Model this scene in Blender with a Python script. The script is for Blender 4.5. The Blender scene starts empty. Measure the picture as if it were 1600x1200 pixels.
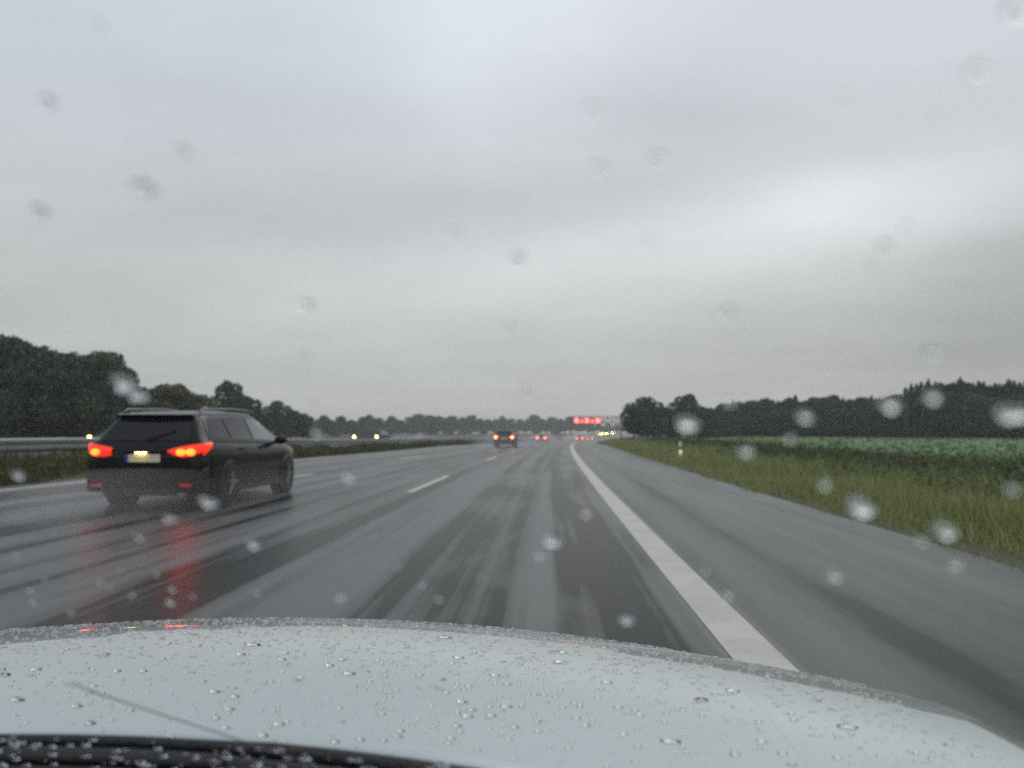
import bpy, math, random
import numpy as np
from mathutils import Vector, Matrix

R = math.radians
S = bpy.context.scene
COL = S.collection

# ------------------------------------------------------------------ camera
EYE = 1.25
FPX = 1256.0                      # focal length in pixels of the 1600 px wide picture
PITCH = math.atan(75.0 / FPX)
cd = bpy.data.cameras.new("camera")
cam = bpy.data.objects.new("camera", cd)
COL.objects.link(cam)
cam.location = (0, 0, EYE)
cam.rotation_euler = (R(90) + PITCH, 0, 0)
cd.sensor_width = 36.0
cd.lens = 36.0 * FPX / 1600.0
cd.clip_start = 0.02
cd.clip_end = 4000
cd.dof.use_dof = True
cd.dof.focus_distance = 1.75
cd.dof.aperture_fstop = 3.7
S.camera = cam

# ------------------------------------------------------------------ view
S.view_settings.view_transform = 'Standard'
S.view_settings.look = 'None'
S.view_settings.exposure = 0.0
S.view_settings.gamma = 1.0
S.cycles.max_bounces = 8
S.cycles.transparent_max_bounces = 16
S.cycles.transmission_bounces = 6
S.cycles.volume_bounces = 0
S.cycles.sample_clamp_indirect = 4.0
S.cycles.use_denoising = False

# ------------------------------------------------------------------ world: overcast sky
SUN_EL, SUN_ROT = R(48), R(20)
W = bpy.data.worlds.new("World")
S.world = W
W.use_nodes = True
wn, wl = W.node_tree.nodes, W.node_tree.links
wn.clear()


def wnode(t, **kw):
    n = wn.new(t)
    for k, v in kw.items():
        setattr(n, k, v)
    return n


def wmath(op, a, b=None, c=None, clamp=False):
    n = wn.new('ShaderNodeMath')
    n.operation = op
    n.use_clamp = clamp
    for i, v in enumerate((a, b, c)):
        if v is None:
            continue
        if isinstance(v, (int, float)):
            n.inputs[i].default_value = v
        else:
            wl.new(v, n.inputs[i])
    return n.outputs[0]


def wmix(f, a, b, mode='MIX'):
    n = wn.new('ShaderNodeMix')
    n.data_type = 'RGBA'
    n.blend_type = mode
    for sock, v in ((n.inputs[0], f), (n.inputs[6], a), (n.inputs[7], b)):
        if isinstance(v, (int, float)):
            sock.default_value = v
        elif isinstance(v, tuple):
            sock.default_value = v if len(v) == 4 else (*v, 1)
        else:
            wl.new(v, sock)
    return n.outputs[2]


tc = wnode('ShaderNodeTexCoord')
sep = wnode('ShaderNodeSeparateXYZ')
wl.new(tc.outputs['Generated'], sep.inputs[0])
dx, dy, dz = sep.outputs
elev = wmath('MAXIMUM', dz, 0.0)
den = wmath('ADD', elev, 0.13)
comb = wnode('ShaderNodeCombineXYZ')          # the cloud deck seen in perspective
wl.new(wmath('DIVIDE', dx, den), comb.inputs[0])
wl.new(wmath('DIVIDE', dy, den), comb.inputs[1])


def wnoise(scale, detail, rough, off=0.0, sx=1.0):
    m = wnode('ShaderNodeMapping')
    m.inputs['Location'].default_value = (off, off * 0.7, 0)
    m.inputs['Scale'].default_value = (sx, 1, 1)
    wl.new(comb.outputs[0], m.inputs['Vector'])
    n = wnode('ShaderNodeTexNoise')
    n.inputs['Scale'].default_value = scale
    n.inputs['Detail'].default_value = detail
    n.inputs['Roughness'].default_value = rough
    wl.new(m.outputs[0], n.inputs['Vector'])
    return n.outputs[0]


def blob(px, py, wide, high):
    """0..1 bump of cloud brightness round a compass direction (written as azimuth and height)."""
    a = math.atan((px - 800) / FPX)
    e = math.atan((675 - py) / FPX)
    az = wmath('ARCTAN2', dx, dy)
    el = wmath('ARCSINE', dz)
    u = wmath('DIVIDE', wmath('SUBTRACT', az, a), wide / FPX)
    v = wmath('DIVIDE', wmath('SUBTRACT', el, e), high / FPX)
    q = wmath('ADD', wmath('MULTIPLY', u, u), wmath('MULTIPLY', v, v))
    return wmath('DIVIDE', 1.0, wmath('ADD', 1.0, wmath('MULTIPLY', q, q)))


up = wmath('MULTIPLY', elev, 1.9, clamp=True)
base = wmix(up, (0.585, 0.59, 0.545), (0.71, 0.735, 0.82))
n1 = wnoise(0.55, 5, 0.5, 3.1, 0.7)
n2 = wnoise(1.5, 5, 0.6, 8.2, 0.75)
cl = wmath('ADD', wmath('MULTIPLY', wmath('SUBTRACT', n1, 0.5), 0.42), wmath('MULTIPLY', wmath('SUBTRACT', n2, 0.5), 0.30))
for (px, py, w_, h_, k) in ((790, 40, 190, 150, 0.17), (1400, 345, 240, 60, 0.30), (960, 410, 340, 80, 0.20),
                            (330, 300, 420, 130, -0.09), (1620, 520, 150, 120, -0.26), (1010, 160, 260, 70, -0.05),
                            (1250, 120, 320, 90, 0.04), (830, 310, 260, 40, -0.07), (560, 430, 260, 40, 0.05), (1290, 330, 90, 40, 0.08), (480, 560, 420, 60, 0.05)):
    cl = wmath('ADD', cl, wmath('MULTIPLY', blob(px, py, w_, h_), k))
gain = wmath('ADD', 1.0, cl)
gcol = wnode('ShaderNodeCombineXYZ')
for i in range(3):
    wl.new(gain, gcol.inputs[i])
cloud = wmix(1.0, base, gcol.outputs[0], 'MULTIPLY')
cool = wmath('MULTIPLY', wmath('SUBTRACT', 0.25, dx), 0.55, clamp=True)
cloud = wmix(wmath('MULTIPLY', cool, up), cloud, wmix(1.0, cloud, (0.90, 1.0, 1.03), 'MULTIPLY'))
sky = wnode('ShaderNodeTexSky')
sky.sky_type = 'NISHITA'
sky.sun_disc = False
sky.sun_elevation = SUN_EL
sky.sun_rotation = SUN_ROT
skc = wmix(1.0, sky.outputs[0], (0.08, 0.08, 0.08), 'MULTIPLY')
final = wmix(0.03, cloud, skc)               # a breath of blue through the deck
bg = wnode('ShaderNodeBackground')
bg.inputs['Strength'].default_value = 1.0
wl.new(final, bg.inputs[0])
wo = wnode('ShaderNodeOutputWorld')
wl.new(bg.outputs[0], wo.inputs[0])

sl = bpy.data.lights.new("sun", 'SUN')
sl.energy = 0.5
sl.angle = R(40)
sl.color = (1.0, 0.97, 0.92)
so = bpy.data.objects.new("sun", sl)
so.rotation_euler = (R(90) - SUN_EL, 0, R(180) - SUN_ROT + R(180))
so.rotation_euler = Vector((math.sin(SUN_ROT) * math.cos(SUN_EL), math.cos(SUN_ROT) * math.cos(SUN_EL), math.sin(SUN_EL))).to_track_quat('Z', 'Y').to_euler()
so.location = (0, 0, 60)
COL.objects.link(so)


# ------------------------------------------------------------------ helpers
def mesh(name, v, f, mat=None, smooth=False, uv=None):
    me = bpy.data.meshes.new(name)
    me.from_pydata([tuple(p) for p in v], [], [tuple(q) for q in f])
    if mat:
        me.materials.append(mat)
    if smooth:
        me.polygons.foreach_set('use_smooth', [True] * len(me.polygons))
    if uv is not None:
        l = me.uv_layers.new(name='uv')
        idx = np.empty(len(me.loops), dtype=np.int32)
        me.loops.foreach_get('vertex_index', idx)
        l.data.foreach_set('uv', np.asarray(uv, dtype=np.float32)[idx].ravel())
    me.update()
    return me


def quads(name, verts, mat, n=4):
    """fast mesh of many separate n-gons: verts (N, n, 3)"""
    N = len(verts)
    me = bpy.data.meshes.new(name)
    me.vertices.add(N * n)
    me.vertices.foreach_set('co', np.asarray(verts, dtype=np.float32).ravel())
    me.loops.add(N * n)
    me.loops.foreach_set('vertex_index', np.arange(N * n, dtype=np.int32))
    me.polygons.add(N)
    me.polygons.foreach_set('loop_start', np.arange(0, N * n, n, dtype=np.int32))
    me.polygons.foreach_set('loop_total', np.full(N, n, dtype=np.int32))
    me.materials.append(mat)
    me.update(calc_edges=True)
    return me


def obj(name, me, parent=None, **props):
    o = bpy.data.objects.new(name, me)
    COL.objects.link(o)
    if parent is not None:
        o.parent = parent
    for k, v in props.items():
        o[k] = v
    return o


def thing(name, label, cat, loc=(0, 0, 0), rz=0.0, group=None):
    o = bpy.data.objects.new(name, None)
    o.empty_display_size = 0.2
    COL.objects.link(o)
    o.location = loc
    o.rotation_euler = (0, 0, rz)
    o['label'] = label
    o['category'] = cat
    if group:
        o['group'] = group
    return o


class MB:
    """collects boxes, tubes and grids into one mesh"""
    def __init__(s):
        s.v, s.f = [], []

    def add(s, v, f):
        b = len(s.v)
        s.v += [tuple(p) for p in v]
        s.f += [tuple(b + i for i in q) for q in f]

    def box(s, c, d, rz=0.0, taper=1.0):
        x, y, z = (k / 2 for k in d)
        pts = []
        for sz in (-1, 1):
            t = taper if sz > 0 else 1.0
            for sx, sy in ((-1, -1), (1, -1), (1, 1), (-1, 1)):
                px, py = sx * x * t, sy * y * t
                pts.append((c[0] + px * math.cos(rz) - py * math.sin(rz), c[1] + px * math.sin(rz) + py * math.cos(rz), c[2] + sz * z))
        s.add(pts, [(3, 2, 1, 0), (4, 5, 6, 7), (0, 1, 5, 4), (1, 2, 6, 5), (2, 3, 7, 6), (3, 0, 4, 7)])

    def tube(s, pts, rad, n=8, cap=True):
        pts = [Vector(p) for p in pts]
        rads = rad if isinstance(rad, (list, tuple)) else [rad] * len(pts)
        rings, v = [], []
        for i, p in enumerate(pts):
            t = (pts[min(i + 1, len(pts) - 1)] - pts[max(i - 1, 0)]).normalized()
            a = t.orthogonal().normalized() if i == 0 else (a - t * a.dot(t)).normalized()
            b = t.cross(a)
            rings.append(len(v))
            for k in range(n):
                an = 2 * math.pi * k / n
                v.append(p + (a * math.cos(an) + b * math.sin(an)) * rads[i])
        f = []
        for i in range(len(pts) - 1):
            for k in range(n):
                f.append((rings[i] + k, rings[i] + (k + 1) % n, rings[i + 1] + (k + 1) % n, rings[i + 1] + k))
        if cap:
            f.append(tuple(range(n - 1, -1, -1)))
            f.append(tuple(rings[-1] + k for k in range(n)))
        s.add(v, f)

    def grid(s, rows):
        """rows: list of equal-length lists of points"""
        m = len(rows[0])
        v = [p for r in rows for p in r]
        f = [(i * m + j, i * m + j + 1, (i + 1) * m + j + 1, (i + 1) * m + j) for i in range(len(rows) - 1) for j in range(m - 1)]
        s.add(v, f)

    def ellipsoid(s, c, r, nu=12, nv=8):
        v, f = [], []
        for j in range(nv + 1):
            th = math.pi * j / nv
            for i in range(nu):
                ph = 2 * math.pi * i / nu
                v.append((c[0] + r[0] * math.sin(th) * math.cos(ph), c[1] + r[1] * math.sin(th) * math.sin(ph), c[2] + r[2] * math.cos(th)))
        for j in range(nv):
            for i in range(nu):
                f.append((j * nu + i, (j + 1) * nu + i, (j + 1) * nu + (i + 1) % nu, j * nu + (i + 1) % nu))
        s.add(v, f)

    def disc_x(s, c, r, w, n=24, r2=None):
        """short cylinder along x, centre c, with a bevelled rim"""
        prof = [(-w / 2, 0.0), (-w / 2, r * 0.93), (-w / 2 + w * 0.12, r), (w / 2 - w * 0.12, r), (w / 2, r * 0.93), (w / 2, 0.0)]
        rows = []
        for (dx_, rr) in prof:
            rows.append([(c[0] + dx_, c[1] + rr * math.cos(2 * math.pi * k / n), c[2] + rr * math.sin(2 * math.pi * k / n)) for k in range(n + 1)])
        s.grid(rows)

    def mesh(s, name, mat, smooth=False):
        return mesh(name, s.v, s.f, mat, smooth)

    def build(s, name, mat, parent=None, smooth=False, **props):
        return obj(name, s.mesh(name, mat, smooth), parent, **props)


def lerp(a, b, t):
    return a + (b - a) * t


def curve(keys):
    xs, ys = zip(*keys)
    return lambda x: float(np.interp(x, xs, ys))


def smooth(a, b, x):
    t = np.clip((x - a) / (b - a), 0, 1)
    return t * t * (3 - 2 * t)


# ------------------------------------------------------------------ materials
def mat(name, col=(0.5, 0.5, 0.5), rough=0.5, metal=0.0, coat=0.0, emit=None, estr=0.0, spec=None, var=0.0, vscale=8.0, bump=0.0, bscale=40.0, rvar=0.0):
    m = bpy.data.materials.new(name)
    m.use_nodes = True
    nt = m.node_tree
    p = nt.nodes['Principled BSDF']
    p.inputs['Base Color'].default_value = (*col, 1)
    p.inputs['Roughness'].default_value = rough
    p.inputs['Metallic'].default_value = metal
    p.inputs['Coat Weight'].default_value = coat
    p.inputs['Coat Roughness'].default_value = 0.03
    if spec is not None:
        p.inputs['Specular IOR Level'].default_value = spec
    if emit:
        p.inputs['Emission Color'].default_value = (*emit, 1)
        p.inputs['Emission Strength'].default_value = estr
    if var or bump or rvar:
        t = nt.nodes.new('ShaderNodeTexCoord')
        n = nt.nodes.new('ShaderNodeTexNoise')
        n.inputs['Scale'].default_value = vscale
        n.inputs['Detail'].default_value = 6
        n.inputs['Roughness'].default_value = 0.6
        nt.links.new(t.outputs['Object'], n.inputs['Vector'])
        if var:
            mx = nt.nodes.new('ShaderNodeMix')
            mx.data_type = 'RGBA'
            mx.inputs[6].default_value = (*[c * (1 - var) for c in col], 1)
            mx.inputs[7].default_value = (*[min(1, c * (1 + var)) for c in col], 1)
            nt.links.new(n.outputs[0], mx.inputs[0])
            nt.links.new(mx.outputs[2], p.inputs['Base Color'])
        if rvar:
            mr = nt.nodes.new('ShaderNodeMapRange')
            mr.inputs[1].default_value = 0.3
            mr.inputs[2].default_value = 0.7
            mr.inputs[3].default_value = max(0.02, rough - rvar)
            mr.inputs[4].default_value = rough + rvar
            nt.links.new(n.outputs[0], mr.inputs[0])
            nt.links.new(mr.outputs[0], p.inputs['Roughness'])
        if bump:
            n2_ = nt.nodes.new('ShaderNodeTexNoise')
            n2_.inputs['Scale'].default_value = bscale
            n2_.inputs['Detail'].default_value = 4
            nt.links.new(t.outputs['Object'], n2_.inputs['Vector'])
            b = nt.nodes.new('ShaderNodeBump')
            b.inputs['Strength'].default_value = bump
            b.inputs['Distance'].default_value = 0.02
            nt.links.new(n2_.outputs[0], b.inputs['Height'])
            nt.links.new(b.outputs[0], p.inputs['Normal'])
    return m


def foliage(name, a, b, rough=0.55):
    """leaf colour that varies from spray to spray"""
    m = bpy.data.materials.new(name)
    m.use_nodes = True
    nt = m.node_tree
    p = nt.nodes['Principled BSDF']
    g = nt.nodes.new('ShaderNodeNewGeometry')
    oi = nt.nodes.new('ShaderNodeObjectInfo')
    t = nt.nodes.new('ShaderNodeTexCoord')
    n = nt.nodes.new('ShaderNodeTexNoise')
    n.inputs['Scale'].default_value = 0.7
    n.inputs['Detail'].default_value = 3
    nt.links.new(t.outputs['Object'], n.inputs['Vector'])

    def mth(op, x, y):
        k = nt.nodes.new('ShaderNodeMath')
        k.operation = op
        for i, q in enumerate((x, y)):
            if isinstance(q, (int, float)):
                k.inputs[i].default_value = q
            else:
                nt.links.new(q, k.inputs[i])
        return k.outputs[0]
    f = mth('ADD', mth('MULTIPLY', g.outputs['Random Per Island'], 0.45), mth('MULTIPLY', n.outputs[0], 0.45))
    f = mth('ADD', f, mth('MULTIPLY', mth('SUBTRACT', oi.outputs['Random'], 0.4), 0.4))
    mx = nt.nodes.new('ShaderNodeMix')
    mx.data_type = 'RGBA'
    mx.clamp_factor = True
    mx.inputs[6].default_value = (*a, 1)
    mx.inputs[7].default_value = (*b, 1)
    nt.links.new(f, mx.inputs[0])
    nt.links.new(mx.outputs[2], p.inputs['Base Color'])
    p.inputs['Roughness'].default_value = rough
    p.inputs['Specular IOR Level'].default_value = 0.25
    return m


def wet_asphalt(name, dark, light, r_lo, r_hi, streak=1.0, gain=5.5):
    m = bpy.data.materials.new(name)
    m.use_nodes = True
    nt = m.node_tree
    p = nt.nodes['Principled BSDF']
    uv = nt.nodes.new('ShaderNodeUVMap')
    uv.uv_map = 'uv'

    def noise(sx, sy, det, rough=0.55, off=0.0):
        mp = nt.nodes.new('ShaderNodeMapping')
        mp.inputs['Scale'].default_value = (sx, sy, 1)
        mp.inputs['Location'].default_value = (off, off, 0)
        n = nt.nodes.new('ShaderNodeTexNoise')
        n.inputs['Scale'].default_value = 1.0
        n.inputs['Detail'].default_value = det
        n.inputs['Roughness'].default_value = rough
        nt.links.new(uv.outputs[0], mp.inputs['Vector'])
        nt.links.new(mp.outputs[0], n.inputs['Vector'])
        return n.outputs[0]

    def mth(op, x, y, clamp=False):
        k = nt.nodes.new('ShaderNodeMath')
        k.operation = op
        k.use_clamp = clamp
        for i, q in enumerate((x, y)):
            if isinstance(q, (int, float)):
                k.inputs[i].default_value = q
            else:
                nt.links.new(q, k.inputs[i])
        return k.outputs[0]
    s1 = noise(1.5 * streak, 0.012, 2, 0.5, 1.7)       # broad tyre tracks, full length of the road
    s2 = noise(4.2 * streak, 0.03, 3, 0.6, 5.3)        # finer streaks of water
    s3 = noise(0.9, 0.16, 4, 0.6, 9.1)                 # patches
    s4 = noise(60, 60, 2, 0.7)                         # grain
    f = mth('ADD', mth('MULTIPLY', s1, 1.15), mth('MULTIPLY', s2, 0.55))
    f = mth('ADD', f, mth('MULTIPLY', s3, 0.55))
    f = mth('ADD', mth('MULTIPLY', mth('SUBTRACT', f, 1.14), gain), 0.5, clamp=True)
    mx = nt.nodes.new('ShaderNodeMix')
    mx.data_type = 'RGBA'
    mx.inputs[6].default_value = (*dark, 1)
    mx.inputs[7].default_value = (*light, 1)
    nt.links.new(f, mx.inputs[0])
    gm = nt.nodes.new('ShaderNodeMix')
    gm.data_type = 'RGBA'
    gm.blend_type = 'MULTIPLY'
    gm.inputs[0].default_value = 0.6
    gr = nt.nodes.new('ShaderNodeMapRange')
    gr.inputs[1].default_value = 0.3
    gr.inputs[2].default_value = 0.7
    gr.inputs[3].default_value = 0.55
    gr.inputs[4].default_value = 1.35
    gr.clamp = True
    nt.links.new(s4, gr.inputs[0])
    nt.links.new(mx.outputs[2], gm.inputs[6])
    nt.links.new(gr.outputs[0], gm.inputs[7])
    nt.links.new(gm.outputs[2], p.inputs['Base Color'])
    rr = nt.nodes.new('ShaderNodeMapRange')
    rr.inputs[3].default_value = r_lo
    rr.inputs[4].default_value = r_hi
    nt.links.new(f, rr.inputs[0])
    nt.links.new(rr.outputs[0], p.inputs['Roughness'])
    sp_ = nt.nodes.new('ShaderNodeMapRange')
    sp_.inputs[3].default_value = 0.07
    sp_.inputs[4].default_value = 0.52
    nt.links.new(f, sp_.inputs[0])
    nt.links.new(sp_.outputs[0], p.inputs['Specular IOR Level'])
    s5 = noise(7, 2.6, 3, 0.6, 2.2)                    # shallow unevenness that breaks reflections up
    b0 = nt.nodes.new('ShaderNodeBump')
    b0.inputs['Strength'].default_value = 0.5
    b0.inputs['Distance'].default_value = 0.012
    nt.links.new(s5, b0.inputs['Height'])
    b = nt.nodes.new('ShaderNodeBump')
    b.inputs['Strength'].default_value = 0.35
    b.inputs['Distance'].default_value = 0.004
    nt.links.new(b0.outputs[0], b.inputs['Normal'])
    nt.links.new(s4, b.inputs['Height'])
    nt.links.new(b.outputs[0], p.inputs['Normal'])
    return m


M = {}
M['asphalt'] = wet_asphalt('wet_asphalt', (0.007, 0.0095, 0.009), (0.082, 0.085, 0.079), 0.30, 0.44)
M['shoulder'] = wet_asphalt('shoulder_asphalt', (0.020, 0.023, 0.022), (0.058, 0.061, 0.058), 0.30, 0.42, 0.6, 2.6)
M['paint'] = mat('road_paint', (0.43, 0.405, 0.375), 0.42, var=0.5, vscale=2.5, rvar=0.1)
M['soil'] = mat('verge_soil', (0.055, 0.06, 0.03), 0.9, var=0.4, vscale=3)
M['field'] = mat('field_crop', (0.10, 0.185, 0.052), 0.9, var=0.18, vscale=0.25, bump=0.3, bscale=6)
M['grass'] = foliage('grass_blades', (0.185, 0.225, 0.075), (0.36, 0.385, 0.16))
M['weeds'] = foliage('weed_leaves', (0.042, 0.066, 0.024), (0.15, 0.17, 0.065))
M['median'] = foliage('median_blades', (0.06, 0.072, 0.022), (0.15, 0.14, 0.055))
M['crop'] = foliage('crop_leaves', (0.085, 0.17, 0.045), (0.12, 0.205, 0.06))
M['leaf_dark'] = foliage('leaf_dark', (0.023, 0.040, 0.022), (0.074, 0.098, 0.052))
M['leaf_mid'] = foliage('leaf_mid', (0.020, 0.030, 0.014), (0.070, 0.080, 0.036))
M['leaf_pale'] = foliage('leaf_pale', (0.05, 0.07, 0.03), (0.14, 0.15, 0.08))
M['leaf_near'] = foliage('leaf_near', (0.032, 0.050, 0.030), (0.10, 0.125, 0.068))
M['needle'] = foliage('needle', (0.017, 0.032, 0.021), (0.050, 0.070, 0.044))
M['bark'] = mat('bark', (0.07, 0.055, 0.042), 0.9, var=0.4, vscale=5)
M['steel'] = mat('galvanised_steel', (0.27, 0.28, 0.28), 0.45, metal=0.6, var=0.2, vscale=3)
M['gantry'] = mat('gantry_paint', (0.05, 0.055, 0.06), 0.7, metal=0.0, var=0.15, vscale=1)
M['panel'] = mat('sign_housing', (0.02, 0.02, 0.022), 0.5)
M['led_red'] = mat('led_red', (0.3, 0.02, 0.02), 0.4, emit=(1.0, 0.06, 0.05), estr=9.0)
M['led_pale'] = mat('led_pale', (0.4, 0.3, 0.3), 0.4, emit=(1.0, 0.42, 0.38), estr=3.0)
M['post_white'] = mat('post_white', (0.75, 0.75, 0.73), 0.5, var=0.1, vscale=6)
M['post_black'] = mat('post_black', (0.02, 0.02, 0.02), 0.5)
M['reflector'] = mat('reflector', (0.85, 0.72, 0.22), 0.15, emit=(1.0, 0.82, 0.35), estr=0.7)  # passive reflector; its lit look is put in as emission
M['silver'] = mat('silver_paint', (0.42, 0.475, 0.468), 0.30, metal=0.35, coat=1.0, var=0.03, vscale=120)
M['plastic'] = mat('black_plastic', (0.014, 0.015, 0.016), 0.42, bump=0.4, bscale=260)
M['rubber'] = mat('rubber', (0.015, 0.015, 0.015), 0.6)
M['cabin'] = mat('cabin_lining', (0.03, 0.03, 0.032), 0.85)
M['black_paint'] = mat('black_paint', (0.006, 0.006, 0.0075), 0.26, coat=0.2, spec=0.18, rvar=0.08, vscale=3)
M['dull_paint'] = mat('dull_dark_paint', (0.012, 0.012, 0.013), 0.5, spec=0.2)
M['grey_paint'] = mat('grey_paint', (0.06, 0.065, 0.07), 0.3, coat=0.8)
M['navy_paint'] = mat('navy_paint', (0.03, 0.03, 0.045), 0.3, coat=0.8)
M['trim'] = mat('car_trim', (0.012, 0.012, 0.012), 0.5)
M['tyre'] = mat('tyre', (0.012, 0.012, 0.012), 0.8, bump=0.4, bscale=60)
M['alloy'] = mat('alloy', (0.24, 0.24, 0.25), 0.35, metal=0.9)
M['glass_dark'] = mat('tinted_glass', (0.008, 0.009, 0.010), 0.06, spec=0.3)
M['glass_daylit'] = mat('front_glass_daylit', (0.09, 0.14, 0.13), 0.05)  # teal daylight seen through the cabin, put into the glass colour
M['chrome'] = mat('chrome', (0.6, 0.6, 0.6), 0.2, metal=1.0)
M['plate'] = mat('plate_lamp_tint', (0.74, 0.68, 0.46), 0.4)  # white plate with the yellow of its lamp mixed into the colour
M['plate_blue'] = mat('plate_blue', (0.03, 0.07, 0.35), 0.4)
M['lens_red'] = mat('lens_red', (0.4, 0.015, 0.01), 0.15, emit=(1.0, 0.035, 0.015), estr=0.9)
M['lens_clear'] = mat('lens_clear', (0.45, 0.30, 0.30), 0.2)
M['bulb_brake'] = mat('bulb_brake', (0.8, 0.2, 0.05), 0.3, emit=(1.0, 0.04, 0.003), estr=17.0)
M['bulb_far'] = mat('bulb_far', (0.8, 0.2, 0.1), 0.3, emit=(1.0, 0.11, 0.05), estr=22.0)
M['reflex_red'] = mat('reflex_red', (0.5, 0.02, 0.015), 0.2, emit=(1.0, 0.03, 0.02), estr=0.15)  # no lamp: faint emission stands in for light the reflector returns
M['bulb_warm'] = mat('bulb_warm', (0.9, 0.85, 0.6), 0.3, emit=(1.0, 0.74, 0.27), estr=11.0)
M['bulb_glare'] = mat('bulb_glare', (0.9, 0.85, 0.6), 0.3, emit=(1.0, 0.72, 0.24), estr=45.0)
M['bulb_plate'] = mat('bulb_plate', (0.9, 0.8, 0.5), 0.3, emit=(1.0, 0.72, 0.25), estr=16.0)
M['lens_front'] = mat('lens_front', (0.3, 0.3, 0.3), 0.15)


def glass_mat(name, ior=1.333, rough=0.0, col=(1, 1, 1)):
    m = bpy.data.materials.new(name)
    m.use_nodes = True
    nt = m.node_tree
    nt.nodes.clear()
    g = nt.nodes.new('ShaderNodeBsdfGlass')
    g.inputs['Color'].default_value = (*col, 1)
    g.inputs['IOR'].default_value = ior
    g.inputs['Roughness'].default_value = rough
    o = nt.nodes.new('ShaderNodeOutputMaterial')
    nt.links.new(g.outputs[0], o.inputs['Surface'])
    return m


M['water'] = glass_mat('rain_water')
M['crack'] = mat('crack_glass', (0.16, 0.165, 0.165), 0.4, metal=0.8)
pm = bpy.data.materials.new('windscreen_glass')
pm.use_nodes = True
pm.node_tree.nodes.clear()
_t = pm.node_tree.nodes.new('ShaderNodeBsdfTransparent')
_t.inputs['Color'].default_value = (0.95, 0.965, 0.96, 1)
_o = pm.node_tree.nodes.new('ShaderNodeOutputMaterial')
pm.node_tree.links.new(_t.outputs[0], _o.inputs['Surface'])
M['pane'] = pm


# ------------------------------------------------------------------ the lie of the land
def X0(d):
    """left edge of the right-hand edge line, d metres ahead: the road bends right"""
    return 1.02 + 0.042 * d + 0.00022 * d * np.abs(d)


dip_keys = ([0, 50, 75, 310, 400, 480, 560, 900], [0, 0, -0.04, -2.0, -1.4, -0.55, 0.3, 0.8])


def dip(d):
    return np.interp(d, *dip_keys)


def zroad(r, d):
    bank = 0.015 * (1 - smooth(20, 60, d))
    return dip(d) - bank * np.clip(r, -32, 6)


def zland(r, d):
    """ground level; r is measured across the road from X0"""
    r = np.asarray(r, float)
    d = np.asarray(d, float)
    z = zroad(r, d)
    near = 1 - smooth(20, 60, d)
    corridor = smooth(-60, -34, r) * (1 - smooth(9, 30, r))
    z = z * corridor + (1 - corridor) * (np.where(r > 0, 0.004 * np.clip(d - 30, 0, 100), 0.25) + 0.25 * dip(d) * (r < 0))
    z = z + 0.17 * smooth(4.2, 8.0, r) * (1 - smooth(11, 20, r))          # low bank beside the hard shoulder
    z = z - 0.05 * ((r > -36) & (r < 3.9))                               # the sheet runs under the road
    z = z + (0.09 + 0.14 * near) * smooth(-12.0, -12.9, r) * smooth(-15.2, -14.5, r)  # median hump
    return z


def dspan(a, b, n):
    """spacing that widens with distance"""
    t = np.linspace(0, 1, n)
    return a + (b - a) * (0.12 * t + 0.88 * t ** 2.2)


def strip(name, rs, ds, lift, material, kind='structure', **props):
    Rr, D = np.meshgrid(rs, ds)
    X = X0(D) + Rr
    Z = zroad(Rr, D) + lift
    v = np.stack([X, D, Z], -1).reshape(-1, 3)
    m, n = Rr.shape
    f = [(i * n + j, i * n + j + 1, (i + 1) * n + j + 1, (i + 1) * n + j) for i in range(m - 1) for j in range(n - 1)]
    me = mesh(name, v, f, material, True, np.stack([Rr, D], -1).reshape(-1, 2))
    return obj(name, me, kind=kind, **props)


ED = dspan(-6, 640, 180)
# ground sheet
rs = np.concatenate([np.linspace(-420, -60, 19), np.linspace(-56, -30, 10), np.linspace(-29, 4, 34), np.linspace(4.3, 14, 26), np.linspace(15, 40, 14), np.linspace(50, 420, 20)])
Rg, Dg = np.meshgrid(rs, np.concatenate([[-16, -12], ED]))
Xg = X0(Dg) + Rg
Vg = np.stack([Xg, Dg, zland(Rg, Dg)], -1).reshape(-1, 3)
mm, nn = Rg.shape
Fg = [(i * nn + j, i * nn + j + 1, (i + 1) * nn + j + 1, (i + 1) * nn + j) for i in range(mm - 1) for j in range(nn - 1)]
obj('ground', mesh('ground', Vg, Fg, M['soil'], True), kind='structure')

strip('motorway', np.concatenate([np.linspace(-11.75, 0.0, 26), [0.35]]), ED, 0.0, M['asphalt'])
strip('hard_shoulder', np.linspace(0.35, 3.5, 10), ED, 0.0, M['shoulder'])
strip('opposite_carriageway', np.linspace(-29.5, -15.2, 18), ED, 0.0, M['asphalt'])

# painted markings: edge lines and broken lane lines
mk = MB()


def mark(r0, r1, d0, d1, n):
    rows = []
    for d in (np.linspace(d0, d1, n) if d1 - d0 < 30 else dspan(d0, d1, n)):
        rows.append([(X0(d) + r, d, float(zroad(r, d)) + 0.005) for r in np.linspace(r0, r1, 3)])
    mk.grid(rows)


mark(0.0, 0.30, -4, 600, 150)
mark(-11.32, -11.06, -4, 600, 150)
for rr in (-3.86, -7.55):
    for k in range(14):
        mark(rr, rr + 0.16, 16 + 18 * (k - 1), 22 + 18 * (k - 1), 6)
mark(-15.75, -15.5, 0, 600, 150)
for k in range(14):
    mark(-19.4, -19.25, 10 + 18 * k, 16 + 18 * k, 6)
mk.build('road_marking', M['paint'], kind='structure')

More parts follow.
